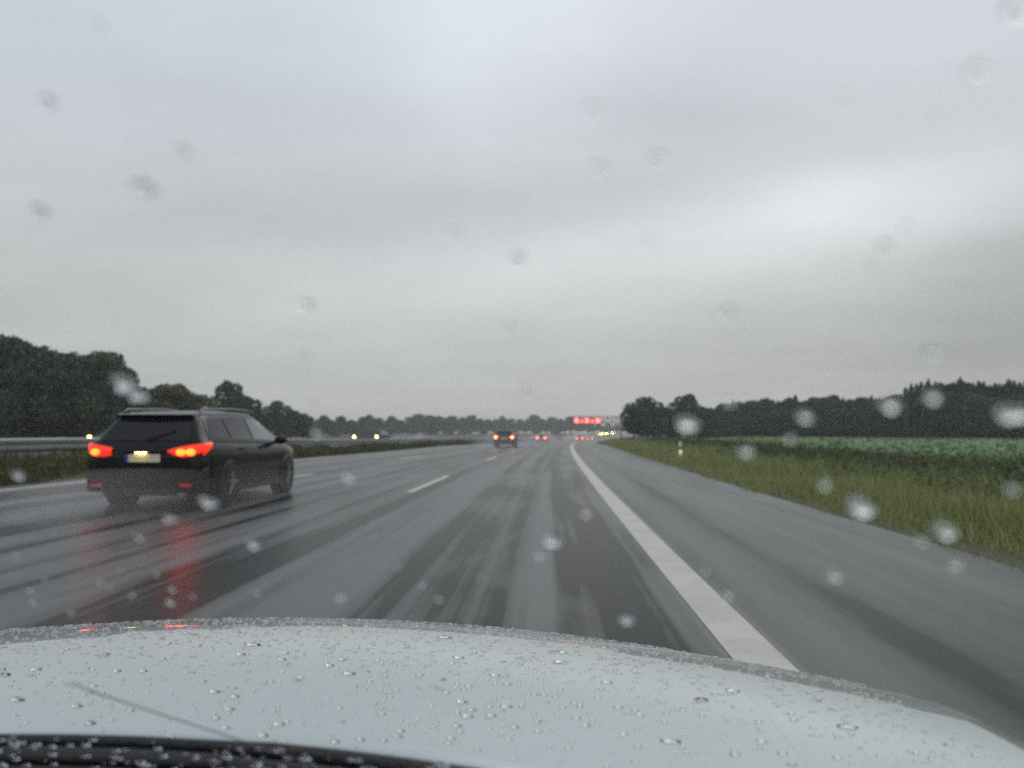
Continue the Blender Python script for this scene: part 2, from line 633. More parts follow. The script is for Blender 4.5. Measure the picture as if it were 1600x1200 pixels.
# the far field beyond the verge
fr = np.concatenate([np.linspace(13.5, 40, 12), np.linspace(55, 300, 12)])
Rf, Df = np.meshgrid(fr, dspan(-6, 330, 60))
Vf = np.stack([X0(Df) + Rf, Df, zland(Rf, Df) + 0.02], -1).reshape(-1, 3)
mf, nf = Rf.shape
obj('field', mesh('field', Vf, [(i * nf + j, i * nf + j + 1, (i + 1) * nf + j + 1, (i + 1) * nf + j) for i in range(mf - 1) for j in range(nf - 1)], M['field'], True), kind='structure')

# ------------------------------------------------------------------ grass, weeds and crop (stuff)
rng = np.random.default_rng(7)


def logd(n, a, b):
    return a * (b / a) ** rng.random(n)


def blades(name, n, r0, r1, d0, d1, h0, h1, material, wide=0.012, hr=None, **props):
    d = logd(n, d0, d1)
    r = r0 + (r1 - r0) * rng.random(n)
    r = r + 0.12 * np.sin(d * 1.3) * (1 - (r - r0) / (r1 - r0))
    sc = np.maximum(1.0, d / 14.0) ** 0.75
    h = (h0 + (h1 - h0) * rng.random(n) ** 1.5) * (0.75 + 0.5 * rng.random(n))
    if hr is not None:
        h = h * hr(r)
    h *= np.clip(0.55 + 0.9 * (np.sin(r * 2.1 + d * 0.31) * 0.3 + np.sin(d * 0.9 + r) * 0.25 + 0.5), 0.35, 1.3)
    an = rng.random(n) * 2 * math.pi
    w = wide * sc * (0.7 + 0.8 * rng.random(n))
    lean = 0.45 * h[:, None] * rng.normal(size=(n, 2)) * 0.7
    bx, by = X0(d) + r, d
    bz = zland(r, d) - 0.02
    cx, cy = np.cos(an) * w, np.sin(an) * w
    P = np.zeros((n, 3, 3))
    P[:, 0] = np.stack([bx - cx, by - cy, bz], -1)
    P[:, 1] = np.stack([bx + cx, by + cy, bz], -1)
    P[:, 2] = np.stack([bx + lean[:, 0], by + lean[:, 1], bz + h], -1)
    return obj(name, quads(name, P, material, 3), kind='stuff', **props)


def leafcards(C, size, rng_, flat=0.0, asp=0.6):
    """diamond leaf sprays round centres C"""
    n = len(C)
    a = rng_.normal(size=(n, 3))
    a[:, 2] *= (1 - flat)
    a /= np.linalg.norm(a, axis=1)[:, None] + 1e-9
    b = np.cross(a, rng_.normal(size=(n, 3)))
    b /= np.linalg.norm(b, axis=1)[:, None] + 1e-9
    s = np.asarray(size).reshape(-1, 1) * (0.6 + 0.8 * rng_.random((n, 1)))
    P = np.stack([C - a * s, C + b * s * asp, C + a * s, C - b * s * asp], 1)
    return P


def weeds(name, n, r0, r1, d0, d1, h0, h1, size, material, **props):
    """leafy stalks: clumps of leaves stacked on stems"""
    m = n // 14
    d = logd(m, d0, d1)
    r = r0 + (r1 - r0) * rng.random(m)
    patch = 0.5 + 0.28 * np.sin(r * 1.1 + d * 0.37) + 0.22 * np.sin(d * 0.83 - r * 0.6 + 1.0)
    H = (h0 + (h1 - h0) * rng.random(m)) * (0.45 + 0.75 * patch) * (1.0 - 0.40 * smooth(12, 34, d)) * (0.75 + 0.5 * rng.random(m))
    k = np.repeat(np.arange(m), 14)
    t = rng.random(len(k)) ** 0.8
    sc = np.maximum(1.0, d[k] / 16.0) ** 0.6
    spread = 0.13 * (1.1 - t) * (1 + H[k])
    C = np.stack([X0(d[k]) + r[k] + rng.normal(size=len(k)) * spread, d[k] + rng.normal(size=len(k)) * spread, zland(r[k], d[k]) + t * H[k]], -1)
    return obj(name, quads(name, leafcards(C, size * sc * (1.15 - 0.6 * t), rng, 0.0, 0.35), material), kind='stuff', **props)


blades('verge_grass', 90000, 3.48, 7.4, 4.5, 150, 0.10, 0.42, M['grass'], 0.010, hr=lambda r: 0.45 + 0.75 * smooth(3.5, 5.4, r),
       label='olive green verge grass along the edge of the hard shoulder')
weeds('verge_weeds', 110000, 6.2, 13.5, 6.5, 170, 0.35, 1.08, 0.05, M['weeds'], label='dark tangled weeds on the bank between verge grass and field')
blades('median_grass', 42000, -14.9, -12.0, 9, 240, 0.15, 0.5, M['median'], 0.014, label='rough grass on the central reservation below the guard rail')
weeds('median_weeds', 9000, -14.0, -12.6, 9, 260, 0.2, 0.5, 0.07, M['weeds'], label='low weeds growing through the central reservation')
blades('far_verge_grass', 16000, -35, -29.8, 18, 220, 0.2, 0.6, M['median'], 0.02, label='rough verge grass on the far side of the opposite carriageway')
weeds('field_crop', 60000, 14.0, 60, 10, 240, 0.10, 0.24, 0.05, M['crop'], label='low green crop in the wide field on the right')


# ------------------------------------------------------------------ trees
def crown_broad(seed, n=4200, lobes=11, wide=0.36, low=0.16, leaf=0.028):
    """unit-height broadleaf crown: leaf sprays over a cluster of lobes with gaps between them"""
    g = np.random.default_rng(seed)
    L = []
    for i in range(lobes):
        t = (i + 0.5) / lobes
        z = low + 0.12 + (0.80 - low) * t
        env = wide * math.sin(math.pi * min(1.0, 0.18 + 0.78 * t)) ** 0.7
        a = i * 2.4 + g.random()
        rad = env * (0.30 + 0.55 * g.random())
        s = (0.13 + 0.10 * g.random()) * (1.15 - 0.45 * t)
        L.append((rad * math.cos(a), rad * math.sin(a), min(z, 0.985 - s), s))
    L.append((0, 0, 0.5, 0.2))
    L.append((0.03, 0.02, 0.985 - 0.12, 0.12))
    w = np.array([l[3] ** 2 for l in L])
    k = g.choice(len(L), n, p=w / w.sum())
    L = np.array(L)
    u = g.normal(size=(n, 3))
    u /= np.linalg.norm(u, axis=1)[:, None]
    rr = L[k, 3] * (0.45 + 0.6 * g.random(n) ** 0.5)
    C = L[k, :3] + u * rr[:, None] * np.array([1.05, 1.05, 0.85])
    return leafcards(C, leaf, g, 0.0, 0.7)


def crown_spruce(seed, n=1800, wide=0.15, low=0.06):
    g = np.random.default_rng(seed)
    t = g.random(n) ** 1.35
    z = low + (1 - low) * t
    whorl = 0.5 + 0.5 * np.sin(z * 95 + g.random(n) * 0.8)
    a = g.random(n) * 2 * math.pi
    rad = wide * (1 - t) ** 0.62 * (0.55 + 0.45 * whorl) * (0.35 + 0.65 * g.random(n) ** 0.5)
    C = np.stack([rad * np.cos(a), rad * np.sin(a), z - rad * 0.35], -1)
    out = np.stack([np.cos(a), np.sin(a), np.full(n, -0.45)], -1)
    side = np.stack([-np.sin(a), np.cos(a), np.zeros(n)], -1)
    s = (0.022 + 0.03 * (1 - t))[:, None] * (0.7 + 0.6 * g.random((n, 1)))
    P = np.stack([C - out * s, C + side * s * 0.55, C + out * s, C - side * s * 0.55], 1)
    return P


def trunk_mesh(name, seed, limbs=6, r=0.022, top=0.8, first=0.22):
    g = random.Random(seed)
    b = MB()
    pts = [(0.012 * g.uniform(-1, 1) * i, 0.012 * g.uniform(-1, 1) * i, top * i / 6) for i in range(7)]
    pts[0] = (0, 0, -0.02)
    b.tube(pts, [r * (1.25 - 0.17 * i) for i in range(7)], 7)
    for i in range(limbs):
        z = first + (top - first - 0.1) * i / max(1, limbs - 1)
        a = i * 2.4 + g.random()
        l = 0.2 * (1.2 - z)
        b.tube([(0, 0, z), (l * 0.5 * math.cos(a), l * 0.5 * math.sin(a), z + 0.06), (l * math.cos(a), l * math.sin(a), z + 0.16)], [r * 0.5, r * 0.33, r * 0.15], 5)
    return b.mesh(name, M['bark'])


CROWNS = {}
for key, m_, kw in (('dark', 'leaf_dark', {}), ('mid', 'leaf_mid', {}), ('pale', 'leaf_pale', dict(low=0.02, wide=0.42))):
    CROWNS[key] = [quads('crown', crown_broad(10 + i + 31 * len(CROWNS), **kw), M[m_]) for i in range(5)]
CROWNS['near'] = [quads('crown', crown_broad(70 + i, n=9500, lobes=14, leaf=0.019, low=0.02, wide=0.40), M['leaf_near']) for i in range(4)]
CROWNS['spruce'] = [quads('crown', crown_spruce(200 + i), M['needle']) for i in range(6)]
TRUNK = [trunk_mesh('trunk', i) for i in range(3)]
TRUNK_S = trunk_mesh('trunk', 9, 0, 0.012, 0.95)
trnd = random.Random(5)


def tree(kind, px, top, d, label, group=None, name=None, cat='tree', wide=1.0, base=None):
    """px, top: where its tip stands, as a bearing and a height seen from the road at d metres"""
    x = (px - 800) / FPX * d
    zt = EYE + (675 - top) / FPX * d
    zb = float(zland(x - X0(d), d)) - 0.05 if base is None else base
    h = (zt - zb) / 0.99
    t = thing(name or {'spruce': 'spruce_tree', 'pale': 'willow_shrub'}.get(kind, 'broadleaf_tree'), label, cat, (x, d, zb), trnd.uniform(0, 6.28), group)
    c = obj('crown', trnd.choice(CROWNS[kind]), t)
    c.scale = (h * wide, h * wide * trnd.uniform(0.85, 1.15), h)
    k = obj('trunk' if cat == 'tree' else 'stem', TRUNK_S if kind == 'spruce' else trnd.choice(TRUNK), t)
    k.scale = (h, h, h)
    return t


# near clump on the left, beyond the opposite carriageway
LG = 'big broadleaf trees beyond the opposite carriageway on the left'
for (px, top, d, w) in ((-95, 520, 62, 1.1), (-40, 535, 66, 1.0), (20, 521, 64, 0.95), (52, 538, 70, 0.95), (92, 547, 66, 1.0),
                        (128, 556, 72, 0.95), (163, 545, 66, 0.85), (193, 572, 74, 0.8), (216, 604, 76, 0.75),
                        (0, 560, 82, 1.1), (75, 560, 84, 1.1), (140, 566, 86, 1.1)):
    tree('near', px, top, d, 'tall dense dark broadleaf tree in the big clump at the left', LG, wide=w)
for (px, top, d, l) in ((243, 606, 70, 'pale grey green willow shrub, nearest the big dark tree clump'),
                        (262, 597, 71, 'tallest pale willow shrub, behind the roof of the black estate car'),
                        (287, 605, 73, 'pale feathery willow shrub, second from the lone tree behind the black estate car'),
                        (311, 615, 75, 'small pale willow shrub just left of the lone rounded tree')):
    tree('pale', px, top, d, l, 'pale willow shrubs behind the black estate car', cat='shrub', wide=1.25)
for (px, top, d, w, l) in ((357, 592, 100, 0.75, 'lone rounded dark tree rising above the black estate car roof'),
                           (380, 617, 104, 1.0, 'dark tree leaning against the lone rounded tree'),
                           (400, 636, 112, 1.2, 'low dark tree right of the lone rounded tree'),
                           (434, 625, 120, 1.05, 'round dark tree standing apart right of the black estate car'),
                           (456, 638, 124, 1.1, 'small round tree close right of the round dark tree'),
                           (474, 645, 132, 1.2, 'low tree where the left tree row starts to fade into mist')):
    tree('dark', px, top, d, l, 'single trees along the opposite carriageway', wide=w)
FL = 'misty far trees along the horizon left of the gantry'
tops = [(485, 652), (505, 648), (518, 656), (532, 650), (550, 654), (565, 651), (577, 646), (592, 652), (612, 648), (628, 655), (642, 651), (655, 646),
        (670, 649), (685, 648), (698, 652), (707, 649), (722, 652), (737, 648), (750, 652), (762, 654), (775, 653), (785, 650), (798, 654), (812, 653),
        (835, 648), (846, 653), (862, 650), (876, 653), (890, 651), (905, 655), (920, 658), (935, 659), (950, 660), (964, 660)]
for i, (px, top) in enumerate(tops):
    d = lerp(230, 520, min(1, (px - 485) / 330)) if px < 880 else lerp(540, 620, (px - 880) / 90)
    tree('mid', px, top + trnd.uniform(-1, 1.5), d, 'misty grey green tree in the far row along the horizon', FL, wide=1.15)
    tree('dark', px + 7, top + 5 + trnd.uniform(0, 3), d + 16, 'misty grey green tree in the far row along the horizon', FL, wide=1.4)
    if i % 2 == 0 and px < 880:
        tree('pale', px + 5, top + 16, d - 22, 'low misty shrub at the foot of the far tree row', 'misty shrubs in front of the far tree row', name='roadside_shrub', cat='shrub', wide=2.2)

# right: two broadleaf trees, then the forest edge
for (px, top, d, w, l) in ((1011, 619, 118, 1.0, 'big rounded dark tree beside the gantry leg, first of the right-hand wood'),
                           (990, 634, 120, 0.9, 'smaller tree tucked against the gantry side of the big rounded tree'),
                           (1032, 634, 121, 0.9, 'smaller dark tree filling the gap behind the big rounded tree'),
                           (1073, 614, 123, 0.8, 'second dark tree, flat topped, left of the spruce forest'),
                           (1052, 643, 125, 0.95, 'low dark tree in the notch between the two rounded trees'),
                           (1092, 634, 127, 0.9, 'dark tree where the two rounded trees meet the forest')):
    tree('dark', px, top, d, l, 'dark broadleaf trees at the end of the forest', wide=w * 1.25)
prof = curve([(1085, 636), (1104, 631), (1140, 629), (1177, 623), (1234, 621), (1295, 617), (1356, 619), (1397, 618), (1425, 603), (1452, 598), (1502, 592), (1551, 597), (1575, 593), (1600, 597), (1690, 585)])
FG = 'spruces of the dark forest edge across the field'
px = 1098.0
i = 0
while px < 1680:
    d = lerp(150, 112, (px - 1098) / 580)
    top = prof(px) + trnd.uniform(-2.5, 7)
    if px < 1410 and i % 3:
        tree('dark', px, top + 1, d, 'dark broadleaf tree mixed into the front of the spruce forest', 'broadleaf trees in the forest edge', wide=trnd.uniform(0.8, 1.1))
    else:
        tree('spruce', px, top, d, 'pointed dark spruce in the forest edge across the field', FG, wide=trnd.uniform(1.1, 1.7))
    tree('spruce', px + 4, prof(px) + trnd.uniform(3, 12), d + 7, 'pointed dark spruce in the forest edge across the field', FG, wide=1.4)
    if i % 2 == 0:
        tree('dark', px + 3, prof(px) + trnd.uniform(14, 26), d - 5, 'dark broadleaf tree mixed into the front of the spruce forest', 'broadleaf trees in the forest edge', wide=1.25)
        tree('dark', px + 9, prof(px) + trnd.uniform(6, 14), d + 13, 'dark broadleaf tree mixed into the front of the spruce forest', 'broadleaf trees in the forest edge', wide=1.5)
    px += trnd.uniform(6.5, 9.5)
    i += 1
for (px, top, l) in ((1425, 600, 'taller blunt spruce standing above the forest, left of the narrow one'), (1452, 593, 'narrow spire-like spruce rising above the forest roof'),
                     (1502, 590, 'tallest spruce of the forest near the right edge')):
    tree('spruce', px, top, 118, l, wide=1.0)

# ------------------------------------------------------------------ guard rail
gr = thing('guard_rail', 'long galvanised guard rail on the central reservation', 'guard rail', (float(X0(20) - 14.3), 20, float(zland(-14.3, 20))))
org = np.array(gr.location)
RD = dspan(4, 330, 120)
b = MB()
prof_w = [(0.0, 0.42), (0.05, 0.46), (0.05, 0.53), (0.0, 0.57), (0.0, 0.60), (0.05, 0.64), (0.05, 0.71), (0.0, 0.75), (-0.03, 0.75), (-0.03, 0.42), (0.0, 0.42)]
b.grid([[(float(X0(d)) - 14.3 + a - org[0], d - org[1], float(zland(-14.3, d)) + z - 0.05 - org[2]) for (a, z) in prof_w] for d in RD])
b.build('rail_beam', M['steel'], gr)
d = 6.0
while d < 210:
    p_ = MB()
    p_.box((float(X0(d)) - 14.38 - org[0], d - org[1], float(zland(-14.38, d)) + 0.33 - org[2]), (0.10, 0.06, 0.78))
    p_.build('rail_post', M['steel'], gr)
    d += 4.0

# marker post with reflector at the right verge
dpos, rp = 35.5, 4.62
mp_ = thing('marker_post', 'white roadside marker post with a yellow reflector in the verge grass', 'marker post', (float(X0(dpos) + rp), dpos, float(zland(rp, dpos)) - 0.22))
b = MB()
b.box((0, 0, 0.42), (0.12, 0.10, 0.84))
b.box((0, 0.005, 0.97), (0.12, 0.09, 0.26), taper=0.82)
b.build('post_body', M['post_white'], mp_)
b = MB()
b.box((0, 0, 0.80), (0.126, 0.106, 0.10))
b.build('black_band', M['post_black'], mp_)
b = MB()
b.box((0, -0.055, 0.64), (0.085, 0.012, 0.17))
b.build('reflector', M['reflector'], mp_)

# ------------------------------------------------------------------ sign gantry
GD = 310.0
gz = float(dip(GD))
gx0, gx1 = (893 - 800) / FPX * GD, (970 - 800) / FPX * GD
ga = thing('sign_gantry', 'grey overhead sign gantry spanning the motorway far ahead', 'gantry', ((gx0 + gx1) / 2, GD, gz))
hw = (gx1 - gx0) / 2
zb_, zt_ = 1.25 + 14.5 / FPX * GD - gz, 1.25 + 23.5 / FPX * GD - gz
b = MB()
for z in (zb_, zt_):
    for yy in (-0.6, 0.6):
        b.box((0, yy, z), (2 * hw + 0.6, 0.22, 0.30))
nseg = 11
for i in range(nseg):
    xa, xb = lerp(-hw, hw, i / nseg), lerp(-hw, hw, (i + 1) / nseg)
    for yy in (-0.6, 0.6):
        b.tube([(xa, yy, zb_ if i % 2 else zt_), (xb, yy, zt_ if i % 2 else zb_)], 0.08, 5)
        b.tube([(xa, yy, zb_), (xa, yy, zt_)], 0.08, 5)
b.build('crossbeam', M['gantry'], ga)
for sx in (-1, 1):
    b = MB()
    for yy in (-0.6, 0.6):
        b.tube([(sx * hw, yy, -0.3), (sx * hw, yy, zt_)], [0.26, 0.22], 8)
    for k in range(5):
        z0_, z1_ = zt_ * k / 5, zt_ * (k + 1) / 5
        b.tube([(sx * hw, -0.6 if k % 2 else 0.6, z0_), (sx * hw, 0.6 if k % 2 else -0.6, z1_)], 0.07, 5)
    b.build('leg', M['gantry'], ga)


def ring(c, r, w, y, n=32):
    rows = []
    for rr in (r, r - w):
        rows.append([(c[0] + rr * math.cos(2 * math.pi * k / n), y, c[1] + rr * math.sin(2 * math.pi * k / n)) for k in range(n + 1)])
    return rows


for (px, shape, lab) in ((901, 'o', 'leftmost lit red ring sign hanging on the gantry'), (909, 't', 'lit red triangle sign between the left and middle ring signs'),
                         (917, 'o', 'lit red ring sign in the middle of the gantry row'), (925.5, 't', 'lit red triangle sign between the middle and right ring signs'),
                         (934, 'o', 'rightmost lit red ring sign at the end of the gantry row')):
    x = (px - 800) / FPX * (GD - 1.1)
    z = 1.25 + (675 - 657.3) / FPX * GD
    t = thing('lane_signal' if shape == 'o' else 'warning_signal', lab, 'sign', (x, GD - 1.1, z), 0, 'lit signs on the gantry')
    b = MB()
    s_ = 2.0 if shape == 'o' else 1.7
    b.box((0, 0.17, 0), (s_, 0.3, 2.1))
    b.box((0, 0.42, 0.3), (0.12, 0.22, 1.2))
    b.build('housing', M['panel'], t)
    b = MB()
    if shape == 'o':
        b.grid(ring((0, 0), 0.88, 0.26, 0.0))
        b.v = [(p[0], 0.0, p[2]) for p in b.v]
    else:
        outer = [(-0.72, -0.66), (0.72, -0.66), (0.0, 0.62)]
        inner = [(-0.36, -0.46), (0.36, -0.46), (0.0, 0.20)]
        b.add([(p[0], 0.0, p[1]) for p in outer + inner], [(0, 1, 4, 3), (1, 2, 5, 4), (2, 0, 3, 5)])
    b.build('lit_border', M['led_red'], t)
    b = MB()
    if shape == 'o':
        b.grid(ring((0, 0), 0.46, 0.40, 0.01))
    else:
        b.add([(-0.16, 0.01, -0.36), (0.16, 0.01, -0.36), (0.0, 0.01, 0.06)], [(0, 1, 2)])
    b.build('lit_symbol', M['led_pale'], t)


# ------------------------------------------------------------------ cars
class CarShape:
    """profile curves of one kind of car; y runs from the tail (-) to the nose (+), z up, x across"""
    def __init__(s, length=4.65, width=1.83, height=1.49, kind='estate'):
        q = length / 4.76
        kx = width / 1.83
        kz = height / 1.49
        if kind == 'estate':
            top = [(-2.38, 0.80), (-2.35, 0.93), (-2.29, 1.02), (-1.98, 1.40), (-1.75, 1.455), (-0.6, 1.49), (0.15, 1.475), (0.55, 1.40), (1.28, 1.04), (1.45, 0.99), (2.05, 0.86), (2.3, 0.74), (2.38, 0.60)]
            rw = [(-2.38, 0.70), (-2.29, 0.71), (-1.98, 0.60), (-1.5, 0.615), (0, 0.63), (0.55, 0.61), (1.28, 0.70), (2.05, 0.66), (2.38, 0.48)]
        elif kind == 'van':
            top = [(-2.38, 1.1), (-2.36, 1.5), (-2.30, 1.85), (-2.2, 1.93), (-1, 1.95), (0.8, 1.95), (1.2, 1.86), (1.85, 1.18), (1.95, 1.12), (2.2, 1.02), (2.34, 0.9), (2.38, 0.7)]
            top = [(a, c * 1.49 / 1.95 if c > 1.2 else c * 0.92) for a, c in top]
            rw = [(-2.38, 0.74), (-2.2, 0.74), (0.8, 0.74), (1.2, 0.72), (1.9, 0.74), (2.38, 0.6)]
        else:
            top = [(-2.38, 0.82), (-2.35, 0.95), (-2.28, 1.03), (-1.75, 1.36), (-1.45, 1.44), (-0.5, 1.49), (0.15, 1.47), (0.5, 1.40), (1.22, 1.04), (1.4, 0.98), (2.05, 0.85), (2.3, 0.74), (2.38, 0.60)]
            rw = [(-2.38, 0.70), (-2.28, 0.71), (-1.75, 0.61), (-1.2, 0.62), (0, 0.63), (0.5, 0.61), (1.22, 0.70), (2.05, 0.66), (2.38, 0.48)]
        belt = [(-2.38, 0.78), (-2.35, 0.90), (-2.28, 0.985), (-1.5, 0.975), (0.5, 0.93), (1.3, 0.93), (2.05, 0.82), (2.3, 0.70), (2.38, 0.57)]
        bot = [(-2.38, 0.36), (-2.32, 0.28), (-1.9, 0.22), (1.8, 0.19), (2.3, 0.22), (2.38, 0.3)]
        wid = [(-2.38, 0.79), (-2.33, 0.855), (-2.0, 0.90), (-1.4, 0.915), (0, 0.91), (1.4, 0.905), (1.9, 0.87), (2.2, 0.79), (2.38, 0.60)]
        sc = lambda l, m: curve([(a * q, c * m) for a, c in l])
        s.top, s.rw, s.belt, s.bot, s.wid = sc(top, kz), sc(rw, kx), sc(belt, kz), sc(bot, 1), sc(wid, kx)
        s.q, s.kx, s.kz, s.len = q, kx, kz, length
        s.kind = kind

    def ring(s, y):
        W_, rw, top, be, bo = s.wid(y), s.rw(y), s.top(y), s.belt(y), s.bot(y)
        g = max(0.02, top - be)
        mid = lerp(bo, be, 0.5)
        h = [(W_ * 0.55, bo), (W_ * 0.90, bo + 0.015), (W_ * 0.985, bo + 0.10), (W_ * 1.0, mid), (W_ * 0.995, lerp(mid, be, 0.7)), (W_ * 0.968, be - 0.012),
             (W_ * 0.945, be + 0.03 * g), (lerp(W_ * 0.945, rw + 0.02, 0.5), be + 0.44 * g), (rw + 0.02, be + 0.86 * g), (rw - 0.05, be + 0.965 * g), (rw * 0.5, be + g), (0.0, be + g + 0.008)]
        return [(x, y, z) for x, z in h] + [(-x, y, z) for x, z in h[-2::-1]]

    def body(s, m_):
        b = MB()
        ys = sorted(set(np.concatenate([np.linspace(-2.38, 2.38, 43), [-2.37, -2.355, -2.32, 2.35]]) * s.q))
        rows = [s.ring(y) for y in ys]
        b.grid(rows)
        n = len(rows[0])
        for (r_, yo, sgn) in ((rows[0], ys[0], -1), (rows[-1], ys[-1], 1)):
            c = [(p[0] * 0.9, yo + 0.012 * sgn, lerp(p[2], 0.57, 0.12)) for p in r_]
            b.grid([r_, c])
            b.add(c, [tuple(range(n))])
        b.grid([[r_[0] for r_ in rows], [r_[-1] for r_ in rows]])
        return b.mesh('body', m_, True)

    def side(s, y, k, lift=0.008):
        be, top = s.belt(y), s.top(y)
        g = max(0.02, top - be)
        x = lerp(s.wid(y) * 0.945, s.rw(y) + 0.02, k)
        return x + lift, y, be + g * lerp(0.03, 0.86, k)

    def side_panel(s, lo, hi, sx, m_, name, n=8):
        """lo, hi: (y_rear, y_front, k)"""
        b = MB()
        rows = []
        for (y0, y1, k) in (lo, hi):
            rows.append([s.side(lerp(y0, y1, i / n), k) for i in range(n + 1)])
        inner = [[(p[0] - 0.02, p[1], p[2]) for p in r_] for r_ in rows]
        loop = [inner[0], rows[0], rows[1], inner[1]]
        b.grid([[(sx * p[0], p[1], p[2]) for p in r_] for r_ in loop])
        return b.mesh(name, m_)

    def across(s, y0, y1, frac, m_, name, n=6, lift=0.008, cols=8):
        """a pane over the sloping front or rear of the greenhouse"""
        b = MB()
        rows = []
        sgn = -1 if y0 < 0 else 1
        for i in range(n + 1):
            y = lerp(y0, y1, i / n)
            w = (s.rw(y) - 0.02) * frac
            rows.append([(lerp(-w, w, j / cols), y + sgn * lift, s.top(y) + lift + 0.006 * (1 - abs(2 * j / cols - 1))) for j in range(cols + 1)])
        under = [[(p[0], p[1] - sgn * 0.02, p[2] - 0.03) for p in r_] for r_ in (rows[0], rows[-1])]
        b.grid([under[0]] + rows + [under[1]])
        return b.mesh(name, m_)


def lamp_strip(s, path, prof, thick=0.02):
    """a lens that wraps the corner: path of (x, y, dz_low, dz_high)"""
    outer_lo = [(x, y, a) for x, y, a, c in path]
    outer_hi = [(x, y, c) for x, y, a, c in path]
    cx, cy = 0.0, -1.5 if path[0][1] < 0 else 1.5
    push = lambda p, t: (p[0] + (p[0] - cx) / 2 * t, p[1] + (p[1] - cy) / 2 * t, p[2])
    b = MB()
    mid = [push(((a[0] + c[0]) / 2, (a[1] + c[1]) / 2, (a[2] + c[2]) / 2), 0.035) for a, c in zip(outer_lo, outer_hi)]
    inn_lo = [push(p, -0.05) for p in outer_lo]
    inn_hi = [push(p, -0.05) for p in outer_hi]
    b.grid([inn_lo, [push(p, 0.02) for p in outer_lo], mid, [push(p, 0.02) for p in outer_hi], inn_hi])
    return b


